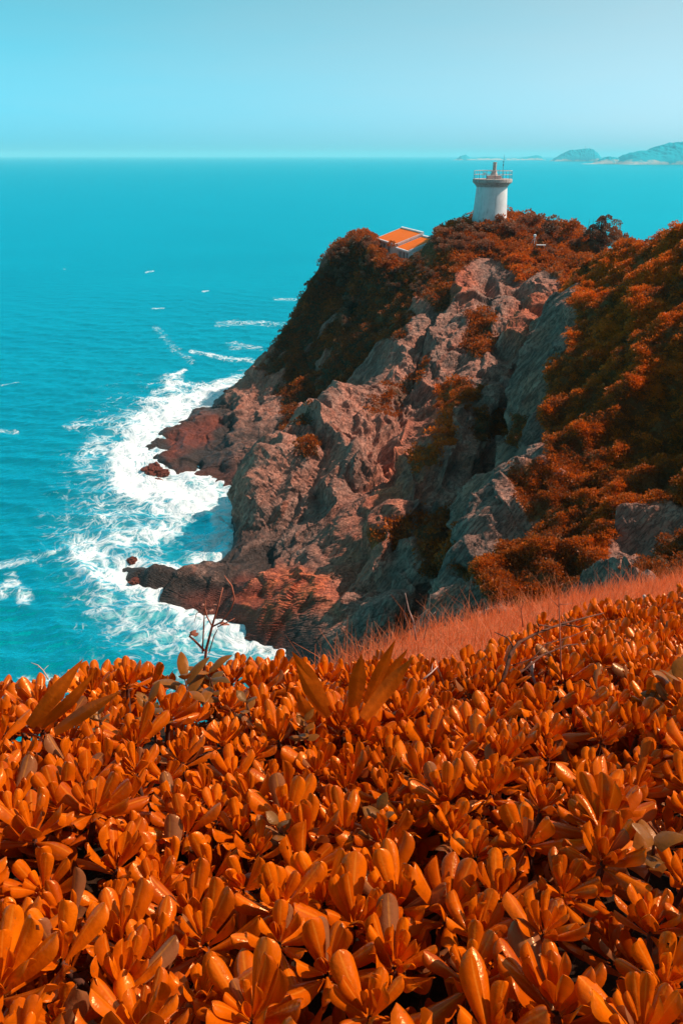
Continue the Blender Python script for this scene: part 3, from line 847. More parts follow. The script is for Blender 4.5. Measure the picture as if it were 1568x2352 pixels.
HB1, HG, HB2 = 8.83, 0.06, 4.8
roofed(-HB1, 0, 2.4, house, 3.0)
roofed(-HB1 - HG - HB2, -HB1 - HG, 1.98, house, 3.4)
for yw in (-1.2, -3.3, -5.4):
    f = MB().box((0.10, yw, 1.45), (0.07, 1.0, 1.05)).build('window', M['window'], house)
    MB().box((0.055, yw, 1.99), (0.07, 1.1, 0.06)).box((0.055, yw, 0.91), (0.07, 1.1, 0.06)).box((0.055, yw, 1.45), (0.06, 0.06, 1.02)).box((0.055, yw - 0.53, 1.45), (0.06, 0.05, 1.02)).box((0.055, yw + 0.53, 1.45), (0.06, 0.05, 1.02)).build('window_frame', M['white_wall'], f)
yf = -HB1 - HG - HB2
for yw in (yf + 0.9, yf + 2.2, yf + 3.6):
    f = MB().box((0.10, yw, 0.75), (0.07, 0.85, 1.7)).build('window', M['window'], house)
    MB().box((0.055, yw, 1.61), (0.07, 0.95, 0.06)).box((0.055, yw, -0.11), (0.07, 0.95, 0.06)).box((0.055, yw, 0.75), (0.06, 0.05, 1.66)).box((0.055, yw - 0.2, 0.75), (0.06, 0.03, 1.66)).box((0.055, yw + 0.2, 0.75), (0.06, 0.03, 1.66)).build('window_frame', M['white_wall'], f)
MB().box((-0.45, yf + 2.0, -0.55), (0.9, 2.4, 0.12)).build('doorstep', M['white_wall'], house)

# hut behind the lighthouse
hp = P(1072, 522, 113)
hut = empty('hut', (hp[0], hp[1], hp[2] - 1.6), R(25))
tag(hut, 'small hut with an orange roof just behind the lighthouse foot', 'hut')
MB().add([(-1.5, -1.3, 0), (1.5, -1.3, 0), (1.5, 1.3, 0), (-1.5, 1.3, 0), (-1.5, -1.3, 1.3), (1.5, -1.3, 1.75), (1.5, 1.3, 2.3), (-1.5, 1.3, 1.85)],
         [(0, 3, 2, 1), (0, 1, 5, 4), (1, 2, 6, 5), (2, 3, 7, 6), (3, 0, 4, 7), (4, 5, 6, 7)]).build('wall', M['white_wall'], hut)
MB().add([(-1.6, -1.4, 1.30), (1.6, -1.4, 1.78), (1.6, 1.4, 2.38), (-1.6, 1.4, 1.90), (-1.6, -1.4, 1.42), (1.6, -1.4, 1.90), (1.6, 1.4, 2.50), (-1.6, 1.4, 2.02)],
         [(0, 3, 2, 1), (0, 1, 5, 4), (1, 2, 6, 5), (2, 3, 7, 6), (3, 0, 4, 7), (4, 5, 6, 7)]).build('roof', M['roof'], hut)
# white railing beside the hut
fp = P(1050, 528, 110)
fence = empty('railing', (fp[0], fp[1], fp[2]), R(8))
tag(fence, 'short white railing between the house and the lighthouse', 'railing')
MB().box((0, 0, 0.82), (2.2, 0.06, 0.06)).box((0, 0, 0.45), (2.2, 0.05, 0.05)).build('rail', M['white_metal'], fence)
for k in range(4): MB().box((-1.05 + 0.7 * k, 0, 0.25), (0.09, 0.09, 1.3)).build('post', M['white_metal'], fence)

# ------------------------------------------------------------------ what stands on the cliff: find the surface under a reading
SX, SY, SD = project(GP)
def surf(X, Y, rad=5.0):
    m = np.where((np.abs(SX - X) < rad) & (np.abs(SY - Y) < rad))[0]
    if len(m) == 0: return surf(X, Y, rad * 1.6) if rad < 60 else P(X, Y, 105)
    d0 = SD[m].min()
    m = m[SD[m] < d0 + 1.5]
    return GP[m].mean(0)

# survey stand, frame and kerb on the grassy terrace
q = surf(1224, 566)
stand = empty('survey_stand', (q[0], q[1], q[2] - 0.1))
tag(stand, 'white capped tripod stand on the grassy terrace right of the lighthouse', 'stand')
for k in range(3):
    a = 2 * math.pi * k / 3 + 0.4
    MB().tube([(0.55 * math.cos(a), 0.55 * math.sin(a), 0), (0.05 * math.cos(a), 0.05 * math.sin(a), 1.25)], 0.035, 6).build('leg', M['white_metal'], stand)
MB().lathe([(0.14, 1.22), (0.17, 1.26), (0.17, 1.52), (0.06, 1.58)], 16).build('cap', M['white_wall'], stand)
q = surf(1236, 571)
fr = empty('metal_frame', (q[0] + .35, q[1] - .2, q[2] - 0.05), R(-12))
tag(fr, 'low grey box shaped metal frame beside the tripod stand', 'frame')
for sx_ in (-.5, .5):
    for sy_ in (-.3, .3): MB().box((sx_, sy_, .34), (.06, .06, .7)).build('leg', M['grey_metal'], fr)
MB().box((0, 0, .72), (1.12, .72, .06)).build('top', M['white_metal'], fr)
MB().box((0, -.3, .12), (.94, .05, .05)).box((0, .3, .12), (.94, .05, .05)).build('lower_rail', M['grey_metal'], fr)
q = surf(1254, 578)
kerb = empty('concrete_kerb', (q[0], q[1], q[2]), R(-6))
tag(kerb, 'low pale concrete kerb running across the grassy terrace', 'kerb')
MB().box((0, 0, .06), (3.2, .35, .32)).build('kerb_stone', M['pink_wall'], kerb)

# ------------------------------------------------------------------ boulders in the surf
def boulder(X, Y, size, label, seed, flat=0.6):
    n1, n2 = 60, 40
    a, b = np.meshgrid(np.linspace(0, 2 * math.pi, n1), np.linspace(0.02, math.pi - 0.02, n2), indexing='ij')
    p = np.stack([np.cos(a) * np.sin(b), np.sin(a) * np.sin(b), np.cos(b)], -1)
    f1, c1 = facets(p * 1.3 + seed)
    f2, c2 = facets(p * 3.1 + seed * 3)
    r = 1 + 0.30 * fbm(p * 1.2 + seed, 3) + 0.42 * f1 + 0.16 * f2 + 0.10 * fbm(p * 6 + seed, 3)
    v = p * r[..., None] * V([size, size * 0.8, size * flat])
    v[-1] = v[0]
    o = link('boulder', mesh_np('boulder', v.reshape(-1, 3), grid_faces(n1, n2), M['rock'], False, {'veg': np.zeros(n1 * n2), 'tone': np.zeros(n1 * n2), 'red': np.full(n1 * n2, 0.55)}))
    c = PZ(X, Y, 0.0)
    o.location = (c[0], c[1], size * flat * 0.25)
    o.rotation_euler = (0, 0, seed)
    return tag(o, label, 'rock')
boulder(352, 1086, 1.35, 'dark red rock standing in the white surf off the first point', 1.7)
boulder(374, 1092, 0.95, 'wave washed red rock between the surf rock and the cliff foot', 3.1)
boulder(363, 1108, 0.7, 'small low rock awash in front of the red surf rocks', 5.3, 0.45)
boulder(303, 1292, 0.55, 'small round dark rock off the tip of the lower rock spit', 2.2, 0.75)
boulder(318, 1334, 0.7, 'low red rock awash under the lower rock spit', 6.6, 0.4)
boulder(526, 906, 1.1, 'dark rock at the far foot of the headland', 8.4, 0.55)

# ------------------------------------------------------------------ scrub
def tuft_template(n, rng, leaf=(0.30, 0.13), squash=0.8, upb=0.5):
    """n leaf quads spread through a rough dome of radius 1; returns verts (n*4,3) and tone per leaf"""
    d = rng.normal(size=(n, 3)); d[:, 2] = np.abs(d[:, 2]); d /= np.linalg.norm(d, axis=1)[:, None]
    r = rng.uniform(0.45, 1.0, n) ** 0.6
    c = d * r[:, None] * V([1, 1, squash])
    ax = d + rng.normal(size=(n, 3)) * 0.6 + V([0, 0, upb]); ax /= np.linalg.norm(ax, axis=1)[:, None]
    sd = np.cross(ax, rng.normal(size=(n, 3))); sd /= np.linalg.norm(sd, axis=1)[:, None]
    L = rng.uniform(0.7, 1.3, n)[:, None] * leaf[0]; Wd = rng.uniform(0.7, 1.3, n)[:, None] * leaf[1]
    nn = np.cross(ax, sd)
    v = np.stack([c, c + ax * L * .5 + sd * Wd + nn * Wd * .3, c + ax * L, c + ax * L * .5 - sd * Wd + nn * Wd * .3], 1)
    return v.reshape(-1, 3), np.repeat(rng.uniform(0, 1, n), 4)
TUFTS = [tuft_template(22, RNG, (0.42, 0.19), 0.8, 0.9) for _ in range(8)]
def scatter(name, pos, scale, tone, templates, mat, label=None, tilt=None):
    """copies templates to pos as one mesh (only for growth nobody could count)"""
    vs, ts = [], []
    which = RNG.integers(0, len(templates), len(pos))
    ang = RNG.uniform(0, 2 * math.pi, len(pos))
    for w in range(len(templates)):
        k = np.where(which == w)[0]
        if len(k) == 0: continue
        v, tt = templates[w]
        ca, sa = np.cos(ang[k])[:, None], np.sin(ang[k])[:, None]
        x = v[None, :, 0] * ca - v[None, :, 1] * sa
        y = v[None, :, 0] * sa + v[None, :, 1] * ca
        z = np.broadcast_to(v[None, :, 2], x.shape)
        p = np.stack([x, y, z], -1) * scale[k][:, None, None]
        if tilt is not None: p = p + 0  # growth is upright
        vs.append((p + pos[k][:, None, :]).reshape(-1, 3))
        ts.append(np.clip(tone[k][:, None] + (tt[None] - 0.5) * 0.35, 0, 1).ravel())
    v = np.vstack(vs); t_ = np.concatenate(ts)
    f = np.arange(len(v)).reshape(-1, 4)
    o = link(name, mesh_np(name, v, f, mat, False, {'tone': t_}))
    return tag(o, label, None, None, 'stuff')
cell = np.linalg.norm(np.cross(np.gradient(G2, axis=0), np.gradient(G2, axis=1)), axis=-1)
px2, py2, dp2 = project(G2)
view = V([0, 0, EYE]) - G2
view /= np.linalg.norm(view, axis=-1, keepdims=True)
facing = np.sum(NG * view, -1)
vnoise = fbm(G2 / 1.3 + 9, 3)
base_w = cell * sstep(0.35, 0.7, veg + vnoise * 0.5) * (facing > -0.05) * (px2 > -60) * (px2 < 1640) * (py2 < 1560)
right_hill = (dp2 < 75) & (px2 > 1030)
clump = 0.55 * fbm(G2 / 3.4 + 3, 3) + 0.65 * fbm(G2 / 1.1 + 23, 2)
base_w = base_w * (1 - ((px2 > 866) & (px2 < 1000) & (py2 > 515) & (py2 < 606)))
def pick(wt, n):
    wt = wt.ravel() / wt.sum()
    return RNG.choice(len(wt), n, p=wt)
# a) the right-hand hillside: rounded leafy mounds with orange tips, tone raised on tops and upslope as if sunlit
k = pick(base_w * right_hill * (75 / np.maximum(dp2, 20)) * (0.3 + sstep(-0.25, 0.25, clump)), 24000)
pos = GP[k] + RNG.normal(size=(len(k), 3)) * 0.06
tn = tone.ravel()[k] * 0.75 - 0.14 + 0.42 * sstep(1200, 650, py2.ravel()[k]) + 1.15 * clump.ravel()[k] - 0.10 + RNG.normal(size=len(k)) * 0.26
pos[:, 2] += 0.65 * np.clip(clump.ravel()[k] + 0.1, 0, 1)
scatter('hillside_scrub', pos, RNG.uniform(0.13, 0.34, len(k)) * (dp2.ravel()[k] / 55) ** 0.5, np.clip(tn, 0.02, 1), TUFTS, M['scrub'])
# b) the headland
k = pick(base_w * ~right_hill * (0.35 + sstep(-0.3, 0.3, clump)), 15000)
pos = GP[k] + RNG.normal(size=(len(k), 3)) * 0.1
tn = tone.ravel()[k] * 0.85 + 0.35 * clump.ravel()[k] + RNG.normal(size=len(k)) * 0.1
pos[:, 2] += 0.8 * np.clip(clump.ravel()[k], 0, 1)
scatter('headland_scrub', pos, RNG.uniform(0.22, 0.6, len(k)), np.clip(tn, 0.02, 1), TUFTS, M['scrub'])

# single shrubs standing on the headland
def shrub_mesh(seed, mat, n=1100, loose=0.0, leaf=0.11):
    rng = np.random.default_rng(seed)
    nl = rng.integers(7, 12)
    cen = rng.normal(size=(nl, 3)) * V([0.42, 0.42, 0.22]) + V([0, 0, 0.5])
    rad = rng.uniform(0.22, 0.42, nl)
    vs, ts = [], []
    for c, r in zip(cen, rad):
        v, t_ = tuft_template(int(n / nl), rng, (leaf / r * 1.25, leaf / r * .42), 1.0, 0.4 + loose)
        vs.append(v * r + c); ts.append(np.clip(t_ * 0.6 + rng.uniform(0, 0.4), 0, 1))
    st = MB()
    for c in cen: st.tube([(0, 0, -0.4), (c[0] * .4, c[1] * .4, c[2] * .5 - 0.05), tuple(c * V([1.1, 1.1, 1.0]) + V([0, 0, .12]))], [0.035, 0.022, 0.006], 5, False)
    v = np.vstack(vs); t_ = np.concatenate(ts)
    me = mesh_np('foliage', v, np.arange(len(v)).reshape(-1, 4), mat, False, {'tone': t_})
    sm = bpy.data.meshes.new('stem'); sm.from_pydata(st.v, [], st.f); sm.materials.append(M['stem']); sm.update()
    return me, sm
SH = {c: [shrub_mesh(31 * i + j * 7 + 3, M['bush_' + c], 1100, 0.5 if c == 'brown' else 0.0) for i in range(3)] for j, c in enumerate(('dark', 'brown', 'orange'))}
def shrub(X, Y, w, h, colr, label, group=None, up=0.0, d=None, name='shrub', cat='shrub'):
    p = surf(X, Y) if d is None else P(X, Y, d)
    dep = float(project(p)[2])
    s = w * dep / F
    fo, st = random.choice(SH[colr])
    o = empty(name, (p[0], p[1], p[2] + up), random.uniform(0, 6.28))
    o.scale = (s / 1.75, s / 1.75, h * dep / F / 1.05)
    link('foliage', fo, o); link('stem', st, o)
    return tag(o, label, cat, group)
shrub(1150, 524, 46, 26, 'brown', 'rounded brown shrub right in front of the lighthouse foot')
shrub(1122, 536, 60, 24, 'dark', 'wide dark shrub below the lighthouse foot')
shrub(1102, 530, 34, 16, 'brown', 'low brown shrub at the left side of the lighthouse foot')
shrub(1212, 528, 60, 34, 'brown', 'wind swept feathery shrub right of the lighthouse')
shrub(1180, 540, 56, 28, 'brown', 'broad brown shrub between the lighthouse and the wind swept shrub')
shrub(1262, 545, 62, 32, 'dark', 'dark green brown shrub mound behind the grassy terrace')
shrub(1308, 553, 58, 40, 'orange', 'russet shrub to the left of the dark tree on the saddle')
shrub(1412, 572, 46, 48, 'brown', 'brown shrub behind the dark tree at the saddle', d=100)
shrub(1440, 570, 36, 26, 'dark', 'small dark shrub peeping over the crest of the right hill', d=95)
def tree(X, Y, d, w, h, label):
    """bushy tree: tapered trunk with limbs and a crown of leaf clumps"""
    rng = np.random.default_rng(77)
    p = P(X, Y, d)
    k = float(project(p)[2]) / F
    W_, H_ = w * k, h * k
    o = empty('tree', (p[0], p[1], p[2]))
    tag(o, label, 'tree')
    vs, ts = [], []
    tr = MB().tube([(0, 0, -1.5), (0.05, 0, H_ * .3), (0, .05, H_ * .6)], [.16, .12, .06], 8)
    for j in range(44):
        c = rng.normal(size=3) * V([W_ * .22, W_ * .22, H_ * .20]) + V([0, 0, H_ * .52])
        c[:2] = np.clip(c[:2], -W_ * .42, W_ * .42)
        r = rng.uniform(.35, .62) * W_ * .30
        v, t_ = tuft_template(190, rng, (.17 / r, .065 / r), 1.0, .3)
        vs.append(v * r + c); ts.append(np.clip(t_ * .6 + rng.uniform(0, .4), 0, 1))
        tr.tube([(0, 0, H_ * rng.uniform(.1, .4)), tuple(c * .6 + V([0, 0, H_ * .1])), tuple(c + V([0, 0, r]))], [.05, .03, .008], 5, False)
    for j in range(5):
        c = rng.normal(size=3) * V([W_ * .3, .2, 0]) + V([0, 0, H_ * .85])
        tr.tube([tuple(c - V([0, 0, .3])), tuple(c + V([.1, 0, .5])), tuple(c + V([.05, 0, 1.0]))], [.025, .018, .006], 5, False)
    v = np.vstack(vs)
    link('crown', mesh_np('crown', v, np.arange(len(v)).reshape(-1, 4), M['bush_dark'], False, {'tone': np.concatenate(ts)}), o)
    tr.build('trunk', M['stem'], o, True)
tree(1372, 592, 99, 74, 78, 'tall dark bushy tree on the saddle above the gully')
shrub(1352, 596, 44, 36, 'dark', 'dark shrub under the tree on the saddle', d=98)
shrub(1060, 536, 58, 22, 'dark', 'dark shrub mound in front of the orange hut')
shrub(1020, 548, 52, 24, 'brown', 'brown shrub on the skyline right of the house')
shrub(1004, 562, 40, 20, 'dark', 'dark shrub covering the right end of the lower orange roof')
shrub(958, 610, 40, 20, 'dark', 'dark shrub in front of the lower house wall')
shrub(893, 606, 34, 22, 'brown', 'brown shrub growing below the near corner of the upper orange roof')
shrub(868, 600, 56, 34, 'orange', 'bright orange bush on the slope below the house')
shrub(885, 622, 50, 26, 'orange', 'second orange bush lower on the slope below the house')
shrub(850, 580, 40, 26, 'brown', 'brown shrub on the skyline left of the house')
shrub(828, 572, 46, 30, 'dark', 'dark shrub on the skyline further left of the house')
shrub(790, 590, 44, 26, 'dark', 'dark shrub at the left shoulder of the headland')
shrub(762, 602, 40, 24, 'dark', 'leftmost dark shrub on the headland skyline')
for n_, (x0, x1, y0, y1, colr, lab, grp, w0, w1) in {
    18: (1130, 1240, 575, 612, 'orange', 'low orange shrub along the top edge of the bare rock face', 'orange shrubs above the rock face', 18, 30),
    16: (1000, 1120, 548, 590, 'brown', 'low brown shrub on the slope below the lighthouse', 'brown shrubs below the lighthouse', 22, 40),
    14: (1295, 1350, 600, 660, 'orange', 'small orange shrub in the gully head by the right hill', 'orange shrubs in the gully head', 14, 24),
    22: (740, 850, 600, 760, 'dark', 'dark shrub on the steep left flank of the headland', 'dark shrubs on the left flank', 22, 40),
    15: (900, 1010, 628, 690, 'dark', 'dark shrub on the slope under the house', 'dark shrubs under the house', 20, 34),
    13: (1010, 1110, 890, 950, 'orange', 'orange shrub on the ledge in the middle of the cliff', 'orange shrubs on the cliff ledge', 14, 24),
    12: (1230, 1330, 545, 590, 'brown', 'russet shrub around the grassy terrace', 'russet shrubs around the terrace', 16, 30)}.items():
    for k in range(n_):
        w = random.uniform(w0, w1)
        shrub(random.uniform(x0, x1), random.uniform(y0, y1), w, w * random.uniform(.5, .8), colr, lab, grp)

# ------------------------------------------------------------------ leaves and rosettes of the hedge
def leaf_grid(L, Wd, e0, bend, curl, nseg, nw, rng, groove=0.05, wave=0.0, prof='spoon'):
    """one leaf growing along +x from the origin, rising at angle e0 and bending by 'bend' along its length"""
    t = 1 - (1 - np.linspace(0, 1, nseg + 1)) ** 1.7
    dt_ = np.diff(t)
    a = e0 - bend * t ** 1.4
    cx = np.concatenate([[0], np.cumsum(np.cos(a[:-1]) * L * dt_)])
    cz = np.concatenate([[0], np.cumsum(np.sin(a[:-1]) * L * dt_)])
    if prof == 'spoon': w = Wd * (0.15 + 0.85 * np.sin(np.clip(t, 0, 1) ** 0.9 * math.pi * 0.58) ** 1.35) * np.sqrt(np.clip(1 - np.clip((t - 0.76) / 0.24, 0, 1) ** 2.2, 0.0, 1))
    elif prof == 'ellipse': w = Wd * np.sin(np.clip(t * 0.96 + 0.04, 0, 1) * math.pi) ** 0.75
    elif prof == 'heart': w = Wd * np.sqrt(np.clip(1 - t, 0, 1)) * np.minimum(1, 0.35 + t * 5) * (1 - .25 * t)
    else: w = Wd * np.minimum(1, 0.55 + t * 1.2) * np.clip(1 - t ** 2.6, 0, 1)
    w = np.maximum(w, Wd * 0.02)
    u = np.linspace(-1, 1, nw + 1)
    ph = u * curl
    lat = np.sin(ph) / max(curl, 1e-3)
    drop = (1 - np.cos(ph)) / max(curl, 1e-3)
    g = groove * np.exp(-(u / 0.16) ** 2)
    T, U = np.meshgrid(t, u, indexing='ij')
    wv_ = wave * np.sin(T * 9 + rng.uniform(0, 6)) * np.abs(U)
    dn = -(drop[None] + g[None]) * w[:, None] + wv_ * w[:, None]
    nx, nz_ = -np.sin(a)[:, None], np.cos(a)[:, None]
    x = cx[:, None] + dn * nx
    z = cz[:, None] + dn * nz_
    y = lat[None] * w[:, None]
    mid = np.broadcast_to(1 - np.abs(u)[None], T.shape)
    return np.stack([x, y + 0 * x, z], -1).reshape(-1, 3), grid_faces(nseg + 1, nw + 1), mid.ravel()
def rot_z(v, a):
    c, s = math.cos(a), math.sin(a)
    return np.stack([v[:, 0] * c - v[:, 1] * s, v[:, 0] * s + v[:, 1] * c, v[:, 2]], -1)
def rosette_arrays(seed, nl, nseg, nw, stem=True):
    """crown of thick spoon-shaped leaves with edges rolled down; unit: metres"""
    rng = np.random.default_rng(seed)
    vs, fs, ts, ms = [], [], [], []
    b = 0
    a = rng.uniform(0, 6.28)
    for k in range(nl):
        q = k / (nl - 1)                                # 0 outermost .. 1 innermost
        a += 2.39996 + rng.normal() * 0.18
        L = (0.145 - 0.075 * q ** 1.5) * rng.uniform(0.72, 1.18)
        Wd = L * rng.uniform(0.20, 0.27)
        e0 = R(18 + 62 * q ** 0.7) + rng.normal() * 0.13
        bend = R(-6 + 10 * q) + rng.normal() * 0.22 if q > 0.15 else rng.normal() * 0.35
        v, f, m = leaf_grid(L, Wd, e0, bend, rng.uniform(1.0, 1.6), nseg, nw, rng, 0.06, rng.uniform(0, 0.08))
        v = rot_z(v + V([0.006, 0, 0]), a)
        v[:, 2] += 0.050 * q
        if rng.random() < 0.12: v = v + rng.normal(size=3) * 0.006
        vs.append(v); fs.append(f + b); b += len(v)
        ts.append(np.full(len(v), 0.0 if rng.random() < 0.04 * (1 - q) + 0.01 else np.clip(rng.normal(0.5, 0.30) + 0.15 * q, 0.09, 1))); ms.append(m)
    return np.vstack(vs), np.vstack(fs), np.concatenate(ts), np.concatenate(ms)
def rosette_mesh(seed, nl=17):
    v, f, t_, m = rosette_arrays(seed, nl, 10, 8)
    # nibbled margins and a few holes
    r2 = np.random.default_rng(seed + 5)
    rim = np.tile(np.array([1, .15, .1, .1, .1, .1, .15, 1]), len(f) // 8)
    f = f[r2.random(len(f)) > 0.012 * rim]
    me = mesh_np('leaf_crown', v, f, M['leaf'], True, {'tone': t_, 'mid': m})
    return me
rs = random.Random(5)
stem_me = []
for k in range(3):
    st = MB().tube([(rs.uniform(-.05, .05), rs.uniform(-.05, .05), -0.55), (rs.uniform(-.03, .03), rs.uniform(-.03, .03), -0.28), (0, 0, -0.01), (0, 0, 0.02)], [0.013, 0.011, 0.009, 0.007], 6, False)
    sm = bpy.data.meshes.new('stem'); sm.from_pydata(st.v, [], st.f); sm.materials.append(M['stem']); sm.update()
    sm.polygons.foreach_set('use_smooth', np.ones(len(sm.polygons), bool))
    stem_me.append(sm)
ROS = [rosette_mesh(100 + i, 16 + i % 5) for i in range(12)]
def canopy_z(x, y):
    q = np.stack([np.asarray(x) * 1.6, np.asarray(y) * 1.6, 0 * np.asarray(x) + 3], -1)
    return ground_z(x, y) + 0.36 + 0.10 * fbm(q, 2)
# dart throwing over the hedge
cand, gridc = [], {}
CELL = 0.145
def ok(x, y, dmin):
    i, j = int(math.floor(x / CELL)), int(math.floor(y / CELL))
    for a in range(i - 2, i + 3):
        for b_ in range(j - 2, j + 3):
            for (u, w) in gridc.get((a, b_), ()):
                if (u - x) ** 2 + (w - y) ** 2 < dmin * dmin: return False
    return True
tries = RNG.uniform(size=(60000, 2)) * V([9.5, 10.0]) + V([-3.2, -0.1])
hy = y_hedge(tries[:, 0])
tz = canopy_z(tries[:, 0], tries[:, 1])
tX, tY, tD = project(np.stack([tries[:, 0], tries[:, 1], tz], -1))
edge = fbm(np.stack([tries[:, 0] * .9, tries[:, 1] * .9, 0 * tz], -1), 2)
CLEAR = [(330, 1640, 55), (865, 1905, 48), (1225, 1590, 60), (420, 1600, 60), (1500, 1960, 60)]
for (x, y), h, X, Y, D_, e in zip(tries, hy, tX, tY, tD, edge):
    if y > h + e * 0.7 - 0.05 or X < -260 or X > 1830 or Y > 2800 or D_ < 0.35: continue
    if any((X - cx) ** 2 + (Y - cy) ** 2 < cr * cr for cx, cy, cr in CLEAR): continue
    if ok(x, y, 0.118 + 0.035 * e):
        gridc.setdefault((int(math.floor(x / CELL)), int(math.floor(y / CELL))), []).append((x, y))
        cand.append((x, y, X, Y, D_))
inview = [c for c in cand if -90 < c[2] < 1660 and c[3] < 2480]
inview.sort(key=lambda c: c[4])
single = inview[:298]
sset = set((c[0], c[1]) for c in single)
rest = [c for c in cand if (c[0], c[1]) not in sset]
def where(X, Y):
    v = 'bottom edge' if Y > 2130 else ('lower part' if Y > 1930 else ('middle' if Y > 1780 else 'upper part'))
    h = 'left' if X < 520 else ('centre' if X < 1050 else 'right')
    return f'glossy orange rosette of rolled paddle leaves in the {v} of the hedge, {h} side' if h != 'centre' else f'glossy orange rosette of rolled paddle leaves in the {v} of the hedge, centre', f'leaf rosettes in the {v} of the hedge, {h}'
for i, (x, y, X, Y, D_) in enumerate(single):
    o = empty('leaf_rosette', (x, y, float(canopy_z(x, y)) + random.uniform(-.035, .03)), random.uniform(0, 6.28))
    s = random.uniform(0.68, 1.16)
    o.scale = (s, s, s * random.uniform(0.95, 1.12))
    o.rotation_euler = (random.gauss(-0.10, 0.20), random.gauss(0.05, 0.20), random.uniform(0, 6.28))
    link('leaf_crown', ROS[i % len(ROS)] if random.random() < .6 else random.choice(ROS), o)
    link('stem', random.choice(stem_me), o)
    lab, grp = where(X, Y)
    tag(o, lab, 'plant', grp)
# the farther crowns and the undergrowth, toned darker to paint in its shade, as one mass
LOW = []
for i in range(8):
    v, f, t_, m = rosette_arrays(300 + i, 15, 7, 5)
    LOW.append((v, f, t_, m))
def mass(name, items, mat):
    vs, fs, ts, ms = [], [], [], []
    b = 0
    for (p, s, a, tx, ty, tb) in items:
        v, f, t_, m = LOW[random.randrange(len(LOW))]
        Mx = np.array((Matrix.Rotation(tx, 3, 'X') @ Matrix.Rotation(ty, 3, 'Y') @ Matrix.Rotation(a, 3, 'Z')))
        vs.append(v @ Mx.T * s + p); fs.append(f + b); b += len(v)
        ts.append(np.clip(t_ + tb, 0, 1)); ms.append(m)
    o = link(name, mesh_np(name, np.vstack(vs), np.vstack(fs), mat, True, {'tone': np.concatenate(ts), 'mid': np.concatenate(ms)}))
    return tag(o, None, None, None, 'stuff')
mass('hedge_foliage', [(V([x, y, float(canopy_z(x, y)) + random.uniform(-.05, .05)]), random.uniform(.8, 1.2), random.uniform(0, 6.28), random.gauss(-.05, .2), random.gauss(.05, .2), random.uniform(-.2, .25)) for (x, y, X, Y, D_) in rest], M['leaf'])
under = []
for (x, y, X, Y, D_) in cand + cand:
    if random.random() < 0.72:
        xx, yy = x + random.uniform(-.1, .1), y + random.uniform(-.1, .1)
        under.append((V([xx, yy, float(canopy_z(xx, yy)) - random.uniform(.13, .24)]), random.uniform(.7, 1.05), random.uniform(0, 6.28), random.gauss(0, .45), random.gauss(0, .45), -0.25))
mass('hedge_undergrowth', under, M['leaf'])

# ------------------------------------------------------------------ dry grass on the lip
def grass():
    n = 34000
    x = RNG.uniform(-0.6, 7.5, n); y = RNG.uniform(3.1, 13.5, n)
    e = fbm(np.stack([x * .9, y * .9, 0 * x], -1), 2)
    keep = (y > y_hedge(x) - 0.35 + e * 0.7) & (y < y_lip(x) + 0.8) & (x > -0.35 + 0.2 * e)
    x, y = x[keep], y[keep]
    z = ground_z(x, y) - 0.02
    n = len(x)
    h = RNG.uniform(0.10, 0.30, n) * np.where(RNG.random(n) < .12, 1.9, 1.0) * (0.75 + 0.9 * np.clip(fbm(np.stack([x * 1.7, y * 1.7, 0 * x + 8], -1), 3) + .2, 0, 1))
    a = RNG.uniform(0, 6.28, n); lean = np.abs(RNG.normal(0.2, 0.5, n)) * h
    dx, dy = np.cos(a) * lean, np.sin(a) * lean
    w = RNG.uniform(.0022, .0042, n); b = RNG.uniform(0, 6.28, n)
    wx, wy = np.cos(b) * w, np.sin(b) * w
    base = np.stack([x, y, z], -1); W_ = np.stack([wx, wy, 0 * x], -1)
    m = base + np.stack([dx * .35, dy * .35, h * .55], -1)
    t_ = base + np.stack([dx, dy, h], -1)
    v = np.stack([base - W_, base + W_, m + W_ * .8, m - W_ * .8, t_ + W_ * .25, t_ - W_ * .25], 1)
    k = np.arange(n)[:, None] * 6
    f = np.concatenate([k + V([0, 1, 2, 3]), k + V([3, 2, 4, 5])])
    tn = np.repeat(np.clip(RNG.normal(.45, .28, n) + 0.5 * fbm(np.stack([x, y, 0 * x + 2], -1), 3), 0, 1), 6)
    o = link('dry_grass', mesh_np('dry_grass', v.reshape(-1, 3), f, M['grass'], False, {'tone': tn, 'mid': 0 * tn}))
    tag(o, None, None, None, 'stuff')
grass()

